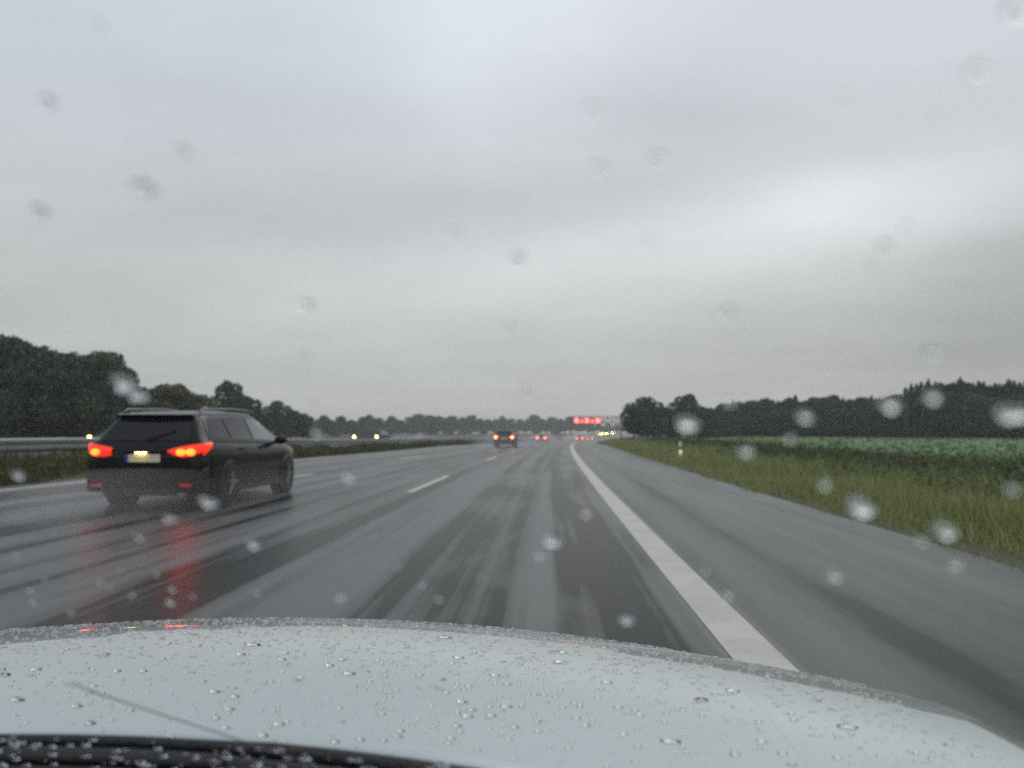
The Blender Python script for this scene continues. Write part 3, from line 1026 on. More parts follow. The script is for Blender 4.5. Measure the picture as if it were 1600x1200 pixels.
def make_car(name, label, pos, rz, shape, paint, tail='far', head=False, detail=1, cat='car', group=None, bulb='bulb_far', heads_w=0.62, lamp_z=0.86):
    t = thing(name, label, cat, pos, rz, group)
    s = shape
    q, kx, kz = s.q, s.kx, s.kz
    obj('body', s.body(paint), t)
    L = s.len / 2
    for sx in (-1, 1):
        if s.kind == 'estate':
            obj('side_window', s.side_panel((-2.05 * q, -1.28 * q, 0.10), (-1.86 * q, -1.28 * q, 0.90), sx, M['glass_dark'], 'side_window'), t)
            obj('side_window', s.side_panel((-1.20 * q, -0.30 * q, 0.10), (-1.20 * q, -0.30 * q, 0.92), sx, M['glass_dark'], 'side_window'), t)
            obj('side_window', s.side_panel((-0.22 * q, 1.02 * q, 0.12), (-0.22 * q, 0.50 * q, 0.92), sx, M['glass_daylit'], 'side_window'), t)
        elif s.kind == 'van':
            obj('side_window', s.side_panel((0.3 * q, 1.45 * q, 0.25), (0.3 * q, 1.18 * q, 0.90), sx, M['glass_dark'], 'side_window'), t)
        else:
            obj('side_window', s.side_panel((-1.55 * q, -0.30 * q, 0.10), (-1.2 * q, -0.30 * q, 0.92), sx, M['glass_dark'], 'side_window'), t)
            obj('side_window', s.side_panel((-0.22 * q, 1.0 * q, 0.12), (-0.22 * q, 0.46 * q, 0.92), sx, M['glass_dark'], 'side_window'), t)
    if s.kind == 'estate':
        obj('rear_window', s.across(-2.30 * q, -2.0 * q, 0.96, M['glass_dark'], 'rear_window'), t)
        obj('windscreen', s.across(1.24 * q, 0.58 * q, 0.96, M['glass_dark'], 'windscreen'), t)
    elif s.kind == 'van':
        obj('windscreen', s.across(1.84 * q, 1.22 * q, 0.93, M['glass_dark'], 'windscreen'), t)
    else:
        obj('rear_window', s.across(-2.27 * q, -1.78 * q, 0.94, M['glass_dark'], 'rear_window'), t)
        obj('windscreen', s.across(1.20 * q, 0.54 * q, 0.96, M['glass_dark'], 'windscreen'), t)
    # wheels
    for sy in (-1.38, 1.42):
        for sx in (-1, 1):
            a = MB()
            a.disc_x((sx * 0.80 * kx, sy * q, 0.335), 0.385, 0.245)
            a.build('wheel_arch', M['trim'], t)
            w = MB()
            w.disc_x((sx * 0.815 * kx, sy * q, 0.325), 0.325, 0.235, 28)
            wo_ = w.build('wheel', M['tyre'], t, True)
            rim = MB()
            rim.disc_x((sx * 0.927 * kx, sy * q, 0.325), 0.07, 0.02, 16)
            for k in range(5):
                an = 2 * math.pi * k / 5 + 0.3
                rim.tube([(sx * 0.925 * kx, sy * q, 0.325), (sx * 0.93 * kx, sy * q + 0.2 * math.cos(an), 0.325 + 0.2 * math.sin(an))], [0.03, 0.022], 5)
            rows = [[(sx * 0.932 * kx, sy * q + rr * math.cos(2 * math.pi * k / 24), 0.325 + rr * math.sin(2 * math.pi * k / 24)) for k in range(25)] for rr in (0.235, 0.205)]
            rim.grid(rows)
            rim.build('rim', M['alloy'], wo_)
    # mirrors
    for sx in (-1, 1):
        mi = MB()
        mi.ellipsoid((sx * 1.0 * kx, 0.72 * q, 1.0 * kz), (0.115, 0.075, 0.08))
        mi.tube([(sx * 0.84 * kx, 0.76 * q, 0.95 * kz), (sx * 0.97 * kx, 0.74 * q, 0.98 * kz)], 0.025, 6)
        mi.build('wing_mirror', paint, t, True)
    # tail lamps
    if not head:
        for sx in (-1, 1):
            yb = -L
            if detail > 1:
                path = [(0.36, yb - 0.004, 0.845, 0.875), (0.46, yb - 0.004, 0.80, 0.905), (0.60, yb + 0.0, 0.775, 0.935), (0.72, yb + 0.012, 0.77, 0.955),
                        (0.80, yb + 0.035, 0.775, 0.965), (0.858, yb + 0.09, 0.80, 0.975), (0.882, yb + 0.18, 0.85, 0.98), (0.893, yb + 0.30, 0.92, 0.985)]
                if sx < 0:
                    path = path[1:]
                lb = lamp_strip(s, [(sx * x, y, a, c) for x, y, a, c in path], None)
            else:
                path = [(0.50, yb - 0.004, 0.77, 0.88), (0.66, yb, 0.75, 0.92), (0.78, yb + 0.03, 0.75, 0.94), (0.86, yb + 0.09, 0.78, 0.95), (0.885, yb + 0.2, 0.83, 0.95)]
                lb = lamp_strip(s, [(sx * x * kx, y, a * kz, c * kz) for x, y, a, c in path], None)
            ln = lb.build('tail_lamp', M['lens_red'], t, True)
            bb = MB()
            if detail > 1:
                for (x, y, z, rx, rz_) in () if sx < 0 else ((0.575, yb - 0.045, 0.845, 0.075, 0.048), (0.715, yb - 0.035, 0.85, 0.075, 0.05)):
                    bb.ellipsoid((sx * x, y, z), (rx, 0.012, rz_))
                if sx < 0:
                    bb.ellipsoid((sx * 0.70, yb - 0.037, 0.85), (0.07, 0.012, 0.048))
            else:
                fs = 1.0 if pos[1] < 120 else 1.5
                bb.ellipsoid((sx * 0.71 * kx, yb - 0.06, 0.85 * kz), (0.115 * fs, 0.02, 0.10 * fs))
            bb.build('lit_bulb', M[bulb], ln, True)
        # bumper, plate, reflectors
        bu = MB()
        rows = []
        for (z, o_) in ((0.27, 0.0), (0.30, 0.03), (0.42, 0.045), (0.58, 0.04), (0.62, 0.0)):
            rows.append([(x * kx, -L - o_ + c, z) for x, c in ((-0.89, 0.25), (-0.86, 0.09), (-0.76, 0.012), (-0.4, -0.004), (0, -0.008), (0.4, -0.004), (0.76, 0.012), (0.86, 0.09), (0.89, 0.25))])
        bu.grid(rows)
        bu.build('rear_bumper', M['trim'] if detail > 1 else paint, t, True)
        pl = MB()
        pl.box((0, -L - 0.022, 0.76 * kz), (0.52, 0.012, 0.115))
        po = pl.build('number_plate', M['plate'], t)
        if detail > 1:
            pb = MB()
            pb.box((-0.236, -L - 0.030, 0.76 * kz), (0.048, 0.008, 0.113))
            pb.build('country_band', M['plate_blue'], po)
            gb = MB()
            gb.box((0, -L - 0.030, 0.865), (0.60, 0.05, 0.035))
            gb.build('plate_garnish', M['trim'], t)
            gl = MB()
            gl.box((-0.02, -L - 0.042, 0.840), (0.16, 0.02, 0.010))
            gl.build('plate_light', M['bulb_plate'], t)
            for sx in (-1, 1):
                rf = MB()
                rf.box((sx * 0.66, -L - 0.045, 0.37), (0.16, 0.02, 0.035))
                rf.build('reflector', M['reflex_red'], t)
            fr_ = MB()
            fr_.box((0, -L - 0.052, 0.27), (1.1, 0.02, 0.10))
            fr_.build('diffuser', M['plastic'], t)
            sp = MB()
            sp.grid([[(x, -1.93 * q + c, s.top(-1.95 * q) + 0.02) for x, c in ((-0.58, 0), (0, -0.03), (0.58, 0))],
                     [(x, -2.10 * q + c, s.top(-1.95 * q) - 0.005) for x, c in ((-0.56, 0), (0, -0.03), (0.56, 0))],
                     [(x, -2.06 * q + c, s.top(-1.95 * q) - 0.045) for x, c in ((-0.56, 0), (0, -0.03), (0.56, 0))]])
            sp.build('roof_spoiler', paint, t)
            wi = MB()
            wi.tube([(0.0, -2.335 * q, 1.03), (0.40, -2.21 * q, 1.17)], 0.012, 6)
            wi.build('rear_wiper', M['trim'], t)
            for sx in (-1, 1):
                rr_ = MB()
                ys = np.linspace(-1.75, 0.25, 9) * q
                pts = [(sx * (s.rw(y) - 0.02), y, s.top(y) + 0.03) for y in ys]
                pts = [(pts[0][0], pts[0][1] - 0.1, pts[0][2] - 0.04)] + pts + [(pts[-1][0], pts[-1][1] + 0.1, pts[-1][2] - 0.06)]
                rr_.tube(pts, 0.017, 6)
                rr_.build('roof_rail', M['alloy'], t, True)
            for sx in (-1, 1):
                for yh in (-0.95, -0.0):
                    dh = MB()
                    dh.box((sx * (s.wid(yh * q) * 0.985 + 0.012), yh * q, 0.87), (0.03, 0.18, 0.028))
                    dh.build('door_handle', paint, t)
                sk = MB()
                sk.box((sx * 0.895, 0.0, 0.25), (0.03, 2.1 * q, 0.10))
                sk.build('side_skirt', M['trim'], t)
            tr = MB()
            for sx in (-1, 1):
                ys = np.linspace(-2.0, 1.1, 16) * q
                lo_ = [s.side(y, 0.0, 0.004) for y in ys]
                tr.grid([[(sx * (p[0] + 0.006), p[1], p[2] - 0.012) for p in lo_], [(sx * (p[0] + 0.006), p[1], p[2] + 0.012) for p in lo_]])
            tr.build('window_trim', M['trim'], t)
    else:
        for sx in (-1, 1):
            ln = MB()
            path = [(0.46, L - 0.01, 0.60, 0.70), (0.62, L - 0.04, 0.60, 0.74), (0.74, L - 0.12, 0.62, 0.77), (0.80, L - 0.25, 0.67, 0.80)]
            lb = lamp_strip(s, [(sx * x * kx, y, a * kz, c * kz) for x, y, a, c in path], None)
            lo_ = lb.build('headlamp', M['lens_front'], t, True)
            bb = MB()
            bz_ = 2.2 if bulb == 'bulb_glare' else 1.0
            bb.ellipsoid((sx * heads_w, L + 0.03, lamp_z), (0.10 * bz_, 0.02, 0.085 * bz_))
            bb.build('lit_bulb', M[bulb], lo_, True)
        gl = MB()
        gl.box((0, L + 0.012, 0.45), (0.9, 0.03, 0.16))
        gl.build('grille', M['trim'], t)
        pl = MB()
        pl.box((0, L + 0.035, 0.36), (0.52, 0.012, 0.11))
        pl.build('number_plate', M['plate'], t)
    return t


def heading(d):
    return -math.atan(0.042 + 0.00044 * d)


def place(px, d, length, ahead=True):
    """base point of a car whose near end is d metres ahead at bearing px"""
    x = (px - 800) / FPX * d
    a = heading(d)
    f = Vector((-math.sin(a), math.cos(a)))
    c = Vector((x, d)) + f * (length / 2)
    return (c.x, c.y, float(zroad(c.x - X0(c.y), c.y)) + 0.006), a


EST = CarShape(4.65, 1.83, 1.49, 'estate')
HAT = CarShape(4.35, 1.80, 1.46, 'hatch')
HAT2 = CarShape(4.5, 1.82, 1.50, 'hatch')
LOW = CarShape(4.7, 2.04, 1.50, 'hatch')

p, a = place(226, 11.75, 4.65)
make_car('estate_car', 'black estate car with lit tail lamps and roof rails, passing in the next lane', p, a, EST, M['black_paint'], detail=2, bulb='bulb_brake')
CG = 'cars driving ahead with red tail lamps'
p, a = place(787.5, 68.6, 4.35)
make_car('hatchback_car', 'dark hatchback with two bright tail lamps, largest of the far cars ahead', p, a, HAT, M['dull_paint'], group=CG)
p, a = place(845.5, 150, 4.35)
make_car('hatchback_car', 'distant car right beyond the dark hatchback, in the same lane', p, a, HAT, M['dull_paint'], group=CG)
p, a = place(905.5, 195, 4.5)
make_car('hatchback_car', 'distant car under the leftmost gantry signs, nearer of two in the right lane', p, a, HAT2, M['dull_paint'], group=CG)
p, a = place(921, 262, 4.5)
make_car('hatchback_car', 'faint farthest car ahead with dim orange red lamps, below the gantry', p, a, HAT2, M['dull_paint'], group=CG)


def oncoming(name, label, px, d, shape, paint, zl=None, bulb='bulb_warm', hw_=0.66, cat='car'):
    x = (px - 800) / FPX * d
    a = heading(d) + math.pi
    f = Vector((-math.sin(a), math.cos(a)))
    c = Vector((x, d)) - f * (shape.len / 2)
    z = float(zroad(c.x - X0(c.y), c.y)) + 0.006
    lz = 0.68 * shape.kz if zl is None else zl - z
    return make_car(name, label, (c.x, c.y, z), a, shape, paint, head=True, group='oncoming vehicles with lit headlamps', bulb=bulb, heads_w=hw_, lamp_z=lz, cat=cat)


oncoming('hatchback_car', 'oncoming car mostly hidden behind the black estate car, one headlamp showing', 163, 38.5, HAT2, M['dull_paint'], zl=1.0, hw_=0.68)
oncoming('hatchback_car', 'dark oncoming car with two wide set yellow headlamps just above the guard rail', 571.5, 64, LOW, M['dull_paint'], zl=0.88, hw_=0.90)
oncoming('hatchback_car', 'oncoming car with a faint close pair of headlamps, farther down the opposite carriageway', 646.5, 135, HAT, M['grey_paint'], hw_=0.66)
oncoming('hatchback_car', 'bright oncoming car beyond the gantry, left of a pair', 938.5, 480, HAT, M['grey_paint'], hw_=0.62, bulb='bulb_glare', zl=0.15)
oncoming('hatchback_car', 'bright oncoming car beyond the gantry, right of a pair', 946.5, 472, HAT2, M['grey_paint'], hw_=0.62, bulb='bulb_glare', zl=0.3)
oncoming('hatchback_car', 'dim oncoming car beside the right gantry leg, farthest of all', 957, 530, HAT, M['grey_paint'], hw_=0.5, bulb='bulb_glare')

# ------------------------------------------------------------------ the silver car we sit in
SC = 1.08
hz0, hb, hn, hc, hq, hvc, he, UC0, hc2 = 0.9638, 0.1816, 3.5624, 0.0009, 2.6917, 0.7605, 0.4584, 0.4235, 0.0094
UC = UC0 * SC
th = -math.atan(0.042)
own = thing('silver_car', 'silver car whose wet bonnet fills the bottom of the view', 'car')
own.rotation_euler = (0, 0, th)
own.location = Matrix.Rotation(th, 3, 'Z') @ Vector((-UC, 0, 0))


def hood(u, w):
    """bonnet skin: u across from the centre line, w forward from the rear edge (own-car coordinates)"""
    uf = u / SC
    wf = w / SC
    ww = max(wf, 0.0)
    z = hz0 - hb * ww ** hn - (hc + hc2 * ww) * abs(uf) ** hq
    v = hvc + wf - he * uf * uf
    return (UC + (uf - UC0) * SC, v * SC, EYE + (z - EYE) * SC)


def hood_n(u, w):
    e = 1e-3
    a = Vector(hood(u + e, w)) - Vector(hood(u - e, w))
    b_ = Vector(hood(u, w + e)) - Vector(hood(u, w - e))
    return a.cross(b_).normalized()


SEAM = 0.70
b = MB()
ws = np.concatenate([[0.0], np.linspace(0.01, 1.22, 60)])
us = np.linspace(-SEAM, SEAM, 71)
rows = [[hood(u, w) for u in us] for w in ws]
rows = [[(p[0], p[1] + 0.004, p[2] - 0.02) for p in rows[0]]] + [[(p[0], p[1], p[2] - 0.004) for p in rows[0]]] + rows[1:]
b.grid(rows)
b.build('bonnet', M['silver'], own, True)
for sx in (-1, 1):
    b = MB()
    us = np.concatenate([np.linspace(SEAM + 0.0002, 0.93, 16), [0.95]])
    rows = []
    for w in np.linspace(-0.02, 1.20, 40):
        r_ = [hood(sx * u, w) for u in us]
        first, last = r_[0], r_[-1]
        r_ = r_ + [(last[0] + sx * 0.012, last[1], last[2] - 0.02), (last[0] + sx * 0.02, last[1], last[2] - 0.06), (last[0] + sx * 0.02, last[1], min(0.5, last[2] - 0.1)), (last[0] - sx * 0.02, last[1], 0.24)]
        rows.append(r_)
    b.grid(rows if sx > 0 else [r_[::-1] for r_ in rows])
    b.build('fender', M['silver'], own, True)
    b = MB()
    b.grid([[(p[0], p[1], p[2] - 0.003) for p in (hood(sx * (SEAM - 0.01), w), hood(sx * (SEAM + 0.012), w))] for w in np.linspace(0, 1.2, 40)])
    b.build('seam_seal', M['silver'], own, True)
    w = MB()
    w.disc_x((sx * 0.87, 1.05, 0.335), 0.335, 0.235, 32)
    wo_ = w.build('wheel', M['tyre'], own, True)
    rim = MB()
    rim.disc_x((sx * 0.985, 1.05, 0.335), 0.22, 0.02, 24)
    rim.build('rim', M['alloy'], wo_)
    side = MB()
    rows = []
    for v in np.linspace(0.40, -2.9, 12):
        rows.append([(sx * 0.90, v, 0.22), (sx * 0.965, v, 0.30), (sx * 0.975, v, 0.62), (sx * 0.965, v, 0.90), (sx * 0.91, v, 0.945)])
    side.grid(rows)
    side.build('door', M['silver'], own, True)
    pi = MB()
    pi.tube([(sx * 0.90, 0.40, 0.92), (sx * 0.80, 0.02, 1.24), (sx * 0.70, -0.36, 1.50)], 0.045, 8)
    pi.build('pillar', M['silver'], own, True)
    pi = MB()
    pi.tube([(sx * 0.93, -1.2, 0.93), (sx * 0.71, -1.3, 1.50)], 0.05, 8)
    pi.build('pillar', M['silver'], own, True)
b = MB()
nose = []
for u in np.linspace(-0.93, 0.93, 30):
    c0 = Vector(hood(u, 1.205))
    nose.append([(c0.x, c0.y, c0.z - 0.002), (c0.x, c0.y + 0.03, c0.z - 0.08), (c0.x, c0.y + 0.05, 0.45), (c0.x, c0.y + 0.02, 0.25), (c0.x, c0.y - 0.1, 0.2)])
b.grid(nose)
b.build('front_bumper', M['silver'], own, True)
b = MB()
b.grid([[(lerp(-0.72, 0.72, i / 10), v, z + 0.03 * (1 - abs(2 * i / 10 - 1) ** 2)) for i in range(11)] for v, z in ((-0.30, 1.47), (-0.45, 1.50), (-1.0, 1.53), (-1.9, 1.50), (-2.9, 1.40))])
b.build('roof', M['silver'], own, True)
# scuttle under the windscreen, dashboard behind it
GZ, SL = hood(0, 0)[2] - 0.004, 0.95


def scuttle_v(u):
    return hood(u, 0)[1]


b = MB()
us = np.linspace(-0.93, 0.93, 60)
b.grid([[(u, scuttle_v(u) + o_, GZ + dz_) for u in us] for o_, dz_ in ((0.02, -0.025), (0.004, -0.020), (-0.006, -0.006), (-0.016, -0.008), (-0.022, -0.016), (-0.045, -0.018), (-0.050, -0.012), (-0.075, -0.014), (-0.08, -0.022), (-0.14, -0.024), (-0.20, -0.03))])
b.build('scuttle_panel', M['plastic'], own, True)
b = MB()
b.grid([[(u, scuttle_v(u) + o_, GZ + dz_) for u in us] for o_, dz_ in ((-0.16, -0.05), (-0.24, -0.05), (-0.40, -0.02), (-0.52, -0.03), (-0.56, -0.10), (-0.58, -0.5))])
b.build('dashboard', M['cabin'], own, True)
b = MB()
BASE = 0.085


def pane_v(u):
    return scuttle_v(0) - BASE - 0.31 * u * u


def pane_pt(u, q_):
    return (u, pane_v(u) - q_, GZ + SL * q_)


b.grid([[pane_pt(u * (1 - 0.22 * q_ / 0.6), q_) for u in np.linspace(-0.88, 0.88, 40)] for q_ in np.linspace(0, 0.56, 14)])
pane = b.build('windscreen', M['pane'], own, True)
b = MB()
b.grid([[(u, pane_v(u) + o_, GZ + dz_) for u in np.linspace(-0.9, 0.9, 40)] for o_, dz_ in ((0.012, -0.012), (0.010, 0.004), (-0.002, 0.008), (-0.006, 0.004))])
b.build('windscreen_seal', M['rubber'], own, True)


# rays from the eye, in own-car coordinates
ownM = Matrix.Translation(own.location) @ Matrix.Rotation(th, 4, 'Z')
ownI = ownM.inverted()
eye_l = ownI @ Vector((0, 0, EYE))


def ray(px, py):
    v = Vector(((px - 800) / FPX, (600 - py) / FPX, -1.0))
    w = Matrix.Rotation(R(90) + PITCH, 3, 'X') @ v
    return (ownI.to_3x3() @ w).normalized()


def hit_pane(px, py):
    d_ = ray(px, py)
    lo, hi = 0.05, 3.0
    f = lambda t: (lambda p: (p.z - GZ) - SL * (pane_v(p.x) - p.y))(eye_l + d_ * t)
    for _ in range(60):
        m_ = (lo + hi) / 2
        if f(m_) > 0:
            hi = m_
        else:
            lo = m_
    return eye_l + d_ * lo, lo


def hit_hood(px, py):
    d_ = ray(px, py)
    t = 0.4
    while t < 2.6:
        p_ = eye_l + d_ * t
        w = p_.y - (hvc - he * (p_.x / SC) ** 2) * SC if False else (p_.y / SC - hvc + he * (((p_.x - UC) / SC + UC0)) ** 2) * SC
        if w >= -0.002 and p_.z <= hood(p_.x, w)[2]:
            return p_.x, w
        t += 0.002
    return None


def dome(mb, c, n, tang, ra, rb, h, seed, ns=14, nr=5, lean=0.0, wob_=0.10, cap=False):
    """a bead of water lying on a surface: flat base, rounded top, uneven outline"""
    g = random.Random(seed)
    n = n.normalized()
    a = (tang - n * tang.dot(n)).normalized()
    b_ = n.cross(a)
    ph = [g.uniform(0, 6.28) for _ in range(3)]
    am = [g.uniform(0.02, wob_) for _ in range(3)]
    v, f = [c + n * h + b_ * (lean * rb)], []
    for i in range(1, nr + 1):
        el = math.pi / 2 * i / nr
        for k in range(ns):
            an = 2 * math.pi * k / ns
            wob = 1 + sum(am[j] * math.cos((j + 1) * an + ph[j]) for j in range(3)) * math.sin(el)
            ro, hh = (i / nr, 1 - (i / nr) ** 2) if cap else (math.sin(el), math.cos(el))
            v.append(c + a * (ra * wob * ro * math.cos(an)) + b_ * (rb * wob * ro * math.sin(an) + lean * rb * hh) + n * (h * hh))
    for k in range(ns):
        f.append((0, 1 + k, 1 + (k + 1) % ns))
    for i in range(nr - 1):
        for k in range(ns):
            f.append((1 + i * ns + k, 1 + (i + 1) * ns + k, 1 + (i + 1) * ns + (k + 1) % ns, 1 + i * ns + (k + 1) % ns))
    f.append(tuple(1 + (nr - 1) * ns + k for k in range(ns - 1, -1, -1)))
    mb.add(v, f)


def pane_normal(u):
    e = 1e-3
    a = Vector(pane_pt(u + e, 0.2)) - Vector(pane_pt(u - e, 0.2))
    b_ = Vector(pane_pt(u, 0.2 + e)) - Vector(pane_pt(u, 0.2 - e))
    n = a.cross(b_).normalized()
    return n if n.z > 0 else -n


def bead(px, py, size, label, group, asp=0.62, cat='raindrop', flat=0.36, lean=0.0, cap=False):
    p_, t_ = hit_pane(px, py)
    n = pane_normal(p_.x)
    ra = size / FPX * t_ / 2
    mb = MB()
    dome(mb, Vector((0, 0, 0)), n, Vector((1, 0, 0)), ra, ra * asp * 1.5, ra * flat * 2, int(px * 7 + py), 18, 8, lean, 0.16 if cap else 0.24, cap)
    o = mb.build('raindrop', M['water'], None, True, label=label, category=cat, group=group)
    o.matrix_world = ownM @ Matrix.Translation(p_ + n * 0.0012)
    return o


DARK = [(225, 296, 40), (283, 240, 26), (60, 332, 28), (70, 162, 26), (152, 42, 15), (205, 218, 12), (710, 365, 22), (808, 406, 30), (592, 405, 13), (475, 479, 30),
        (477, 559, 20), (580, 548, 13), (798, 513, 18), (826, 612, 26), (925, 172, 24), (935, 264, 27), (1027, 250, 28), (1012, 375, 14), (1134, 489, 32), (1383, 388, 25),
        (1418, 357, 18), (1362, 420, 14), (1458, 555, 28), (1525, 112, 30), (1585, 20, 36), (1315, 155, 14), (1460, 195, 14), (488, 632, 14)]
BRIGHT = [(1073, 666, 30), (1390, 638, 30), (1256, 655, 20), (1456, 625, 22), (1585, 655, 36), (1168, 710, 18), (1340, 798, 40), (1288, 762, 17), (1475, 838, 32),
          (1440, 850, 13), (1492, 885, 18), (1304, 906, 19), (860, 852, 26), (917, 805, 19), (842, 872, 15), (1137, 934, 16), (978, 975, 20), (660, 918, 10), (684, 940, 10),
          (530, 938, 14), (395, 855, 22), (323, 790, 26), (262, 815, 17), (215, 843, 13), (493, 682, 16), (28, 747, 17), (1100, 895, 11), (1140, 632, 14),
          (1580, 770, 14), (190, 605, 36), (212, 622, 28), (545, 750, 18), (1236, 690, 12)]
TINY = [(205, 933, 10), (265, 945, 12), (268, 924, 9), (153, 912, 7), (168, 921, 6), (68, 907, 7), (243, 901, 6), (50, 945, 9), (22, 870, 7), (110, 960, 8), (45, 925, 8), (186, 893, 6), (300, 935, 7), (620, 890, 7), (750, 905, 6), (400, 930, 8)]
for (px, py, s_) in DARK:
    bead(px, py, s_ * (0.92 - 0.16 * float(smooth(400, 700, px))), 'blurred raindrop on the windscreen glass, dark topped against the grey sky', 'raindrops on the windscreen against the sky', 0.40, flat=0.20 + 0.02 * float(smooth(400, 700, px)), lean=0.55 * float(smooth(400, 700, px)), cap=True)
for (px, py, s_) in BRIGHT:
    bead(px, py, s_, 'pale blurred raindrop on the windscreen glass, in front of road, verge or trees', 'pale raindrops on the windscreen', 0.5)
for (px, py, s_) in TINY:
    bead(px, py, s_, 'tiny raindrop low on the windscreen above the bonnet', 'tiny raindrops low on the windscreen', 0.7)

# crack in the windscreen
b = MB()
pts = []
crk = [(97, 1073), (115, 1073), (140, 1084), (180, 1097), (220, 1110), (262, 1124), (300, 1136), (330, 1146), (365, 1157), (400, 1171), (440, 1183), (482, 1198), (520, 1212)]
for (px, py) in crk:
    p_, t_ = hit_pane(px, py)
    pts.append(p_ + pane_normal(p_.x) * 0.002)
b.tube(pts, [0.0003] + [0.0006] * (len(pts) - 2) + [0.0006], 6)
b.build('crack', M['crack'], pane, True)

# wiper lying along the scuttle
wp = obj('wiper', None, own)
b = MB()
b.tube([(u, scuttle_v(u) - 0.062, GZ + 0.006) for u in np.linspace(-0.45, 0.16, 12)], 0.007, 6)
b.build('blade', M['rubber'], wp, True)
b = MB()
b.tube([(u, scuttle_v(u) - 0.050 + 0.0, GZ + 0.018) for u in np.linspace(-0.20, 0.40, 10)], [0.006] * 6 + [0.008] * 4, 6)
b.build('arm', M['plastic'], wp, True)

# water on the bonnet: larger beads one by one, the fine spray as stuff
hr = random.Random(11)
HB = [(395, 1008, 26), (376, 1023, 14), (440, 1031, 12), (224, 1049, 13), (183, 1049, 13), (55, 1047, 16), (8, 1055, 16), (515, 1040, 14), (545, 1053, 18), (535, 1031, 12), (717, 1028, 18),
      (695, 997, 26), (875, 1035, 18), (948, 1067, 15), (773, 1056, 14), (335, 1081, 14), (367, 1089, 13), (358, 1109, 13), (338, 1123, 10), (435, 1133, 14), (410, 1150, 12), (352, 1138, 10),
      (720, 1098, 14), (790, 1105, 14), (767, 1119, 12), (730, 1120, 13), (714, 1135, 10), (698, 1083, 9), (1096, 1095, 16), (1145, 1080, 18), (1325, 1137, 22), (1047, 1159, 20), (1097, 1094, 12),
      (975, 1148, 9), (880, 1020, 14), (470, 1060, 9), (310, 1009, 9), (105, 1015, 9), (98, 1018, 8), (204, 992, 12), (120, 1104, 14), (28, 1094, 20), (620, 1150, 9), (563, 1156, 9), (600, 1158, 8),
      (585, 1100, 8), (530, 1108, 8), (675, 1104, 8), (840, 1128, 8), (915, 1134, 10), (1000, 1118, 9), (1240, 1125, 9), (1190, 1160, 10), (620, 1080, 8), (255, 1030, 8), (318, 1065, 8), (160, 1083, 6)]
spots = [(hit_hood(a_, c_), s_) for a_, c_, s_ in HB]
spots = [(q_[0], q_[1], s_ / FPX * 1.0) for q_, s_ in spots if q_]
while len(spots) < 130:
    u, w = hr.uniform(-0.75, 0.66), hr.uniform(0.01, 0.8)
    spots.append((u, w, hr.choice((0.004, 0.005, 0.006, 0.008, 0.010))))
for i, (u, w, s_) in enumerate(spots):
    mb = MB()
    n = hood_n(u, w)
    c = Vector(hood(u, w))
    ra = s_ * 0.64
    dome(mb, Vector((0, 0, 0)), n, Vector((1, -0.15, 0)), ra, min(ra * 0.6, 0.0016 + 0.22 * ra), min(0.0032, 0.0007 + ra * 0.30), i, 12, 4)
    o = mb.build('water_bead', M['water'], None, True, label='dark bead of rain water on the silver bonnet', category='water drop', group='rain water beads on the bonnet')
    o.matrix_world = ownM @ Matrix.Translation(c + n * 0.0004)
mb = MB()
for i in range(7000):
    u, w = hr.uniform(-0.85, 0.9), hr.uniform(0.0, 1.0) ** 0.8 * 1.0
    n = hood_n(u, w)
    r_ = hr.uniform(0.0006, 0.0014) * (1.5 if i % 6 == 0 else 1)
    if SEAM - 0.01 < abs(u) < SEAM + 0.02:
        continue
    dome(mb, Vector(hood(u, w)) + n * 0.0004, n, Vector((1, 0, 0)), r_ * hr.uniform(1.4, 3.2), r_, r_ * 0.9, i, 8, 3)
o = mb.build('fine_rain_beads', M['water'], None, True, kind='stuff', label='fine rain beads scattered over the silver bonnet')
o.matrix_world = ownM
mb = MB()
for i in range(520):
    # small drops swept down to the foot of the windscreen
    u, q_ = hr.uniform(-0.5, 0.8), 0.002 + 0.055 * hr.random() ** 1.3
    r_ = hr.uniform(0.0006, 0.0024) * (1.6 if hr.random() < 0.12 else 1)
    n = pane_normal(u)
    dome(mb, Vector(pane_pt(u, q_)) + n * 0.0012, n, Vector((1, -0.1, -0.1)), r_ * hr.uniform(1.3, 2.4), r_, r_ * 0.8, i, 8, 3)
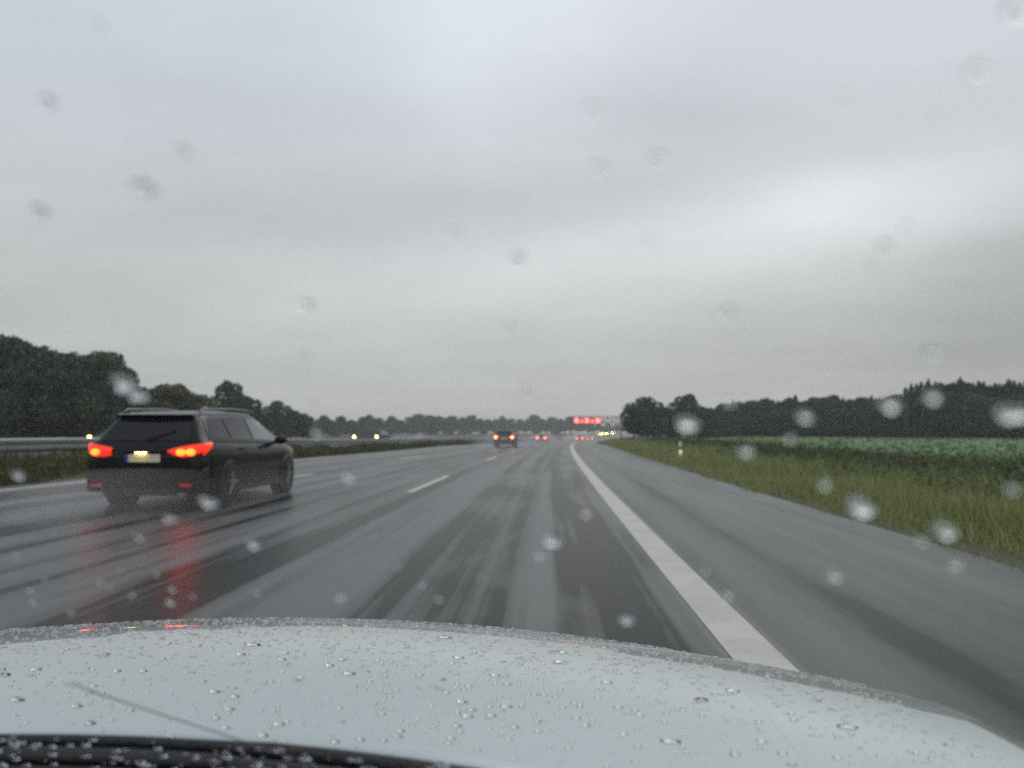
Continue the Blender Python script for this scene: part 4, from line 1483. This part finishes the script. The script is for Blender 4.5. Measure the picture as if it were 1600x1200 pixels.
o = mb.build('windscreen_fine_drops', M['water'], None, True, kind='stuff', label='fine rain drops along the foot of the windscreen')
o.matrix_world = ownM

# ------------------------------------------------------------------ rain haze
hz = MB()
hz.box((0, 300, 22), (1500, 760, 56))
hm = bpy.data.materials.new('rain_haze')
hm.use_nodes = True
hm.node_tree.nodes.clear()
pv = hm.node_tree.nodes.new('ShaderNodeVolumePrincipled')
pv.inputs['Color'].default_value = (0.93, 0.94, 0.93, 1)
pv.inputs['Density'].default_value = 0.0009
pv.inputs['Anisotropy'].default_value = 0.2
ho = hm.node_tree.nodes.new('ShaderNodeOutputMaterial')
hm.node_tree.links.new(pv.outputs[0], ho.inputs['Volume'])
hz.build('haze', hm, kind='stuff', label='thin grey rain haze over the motorway')


# road spray thrown up by the wheels
def spray(x, y, z, rx, ry, rz_, dens, rot, label):
    m = hm.copy()
    m.name = 'road_spray'
    for n_ in m.node_tree.nodes:
        if n_.type == 'PRINCIPLED_VOLUME':
            n_.inputs['Density'].default_value = dens
    e = MB()
    e.ellipsoid((0, 0, 0), (rx, ry, rz_), 20, 12)
    o_ = e.build('spray', m, None, True, kind='stuff', label=label)
    o_.location = (x, y, z)
    o_.rotation_euler = (0, 0, rot)


for (px_, d_, off, rx, ry, rz_, dens, lab) in ((226, 11.75, 1.2, 1.5, 3.9, 0.45, 0.13, 'thin wheel spray round the black estate car'),
                                              (787.5, 68.6, 0.0, 2.3, 13.0, 0.8, 0.026, 'wheel spray trailing behind the dark hatchback'),
                                              (845.5, 150, 0.0, 3.0, 20.0, 1.1, 0.035, 'wheel spray behind the second car ahead'),
                                              (905.5, 195, 5.0, 4.0, 35.0, 1.4, 0.03, 'wheel spray hanging below the gantry'),
                                              (592, 66, 10.0, 3.0, 16.0, 0.8, 0.022, 'spray around the oncoming car with wide headlamps')):
    p_, a_ = place(px_, d_, 0.0)
    spray(p_[0] + math.sin(-a_) * off, p_[1] + math.cos(a_) * off, p_[2] + rz_ * 0.45, rx, ry, rz_, dens, a_, lab)
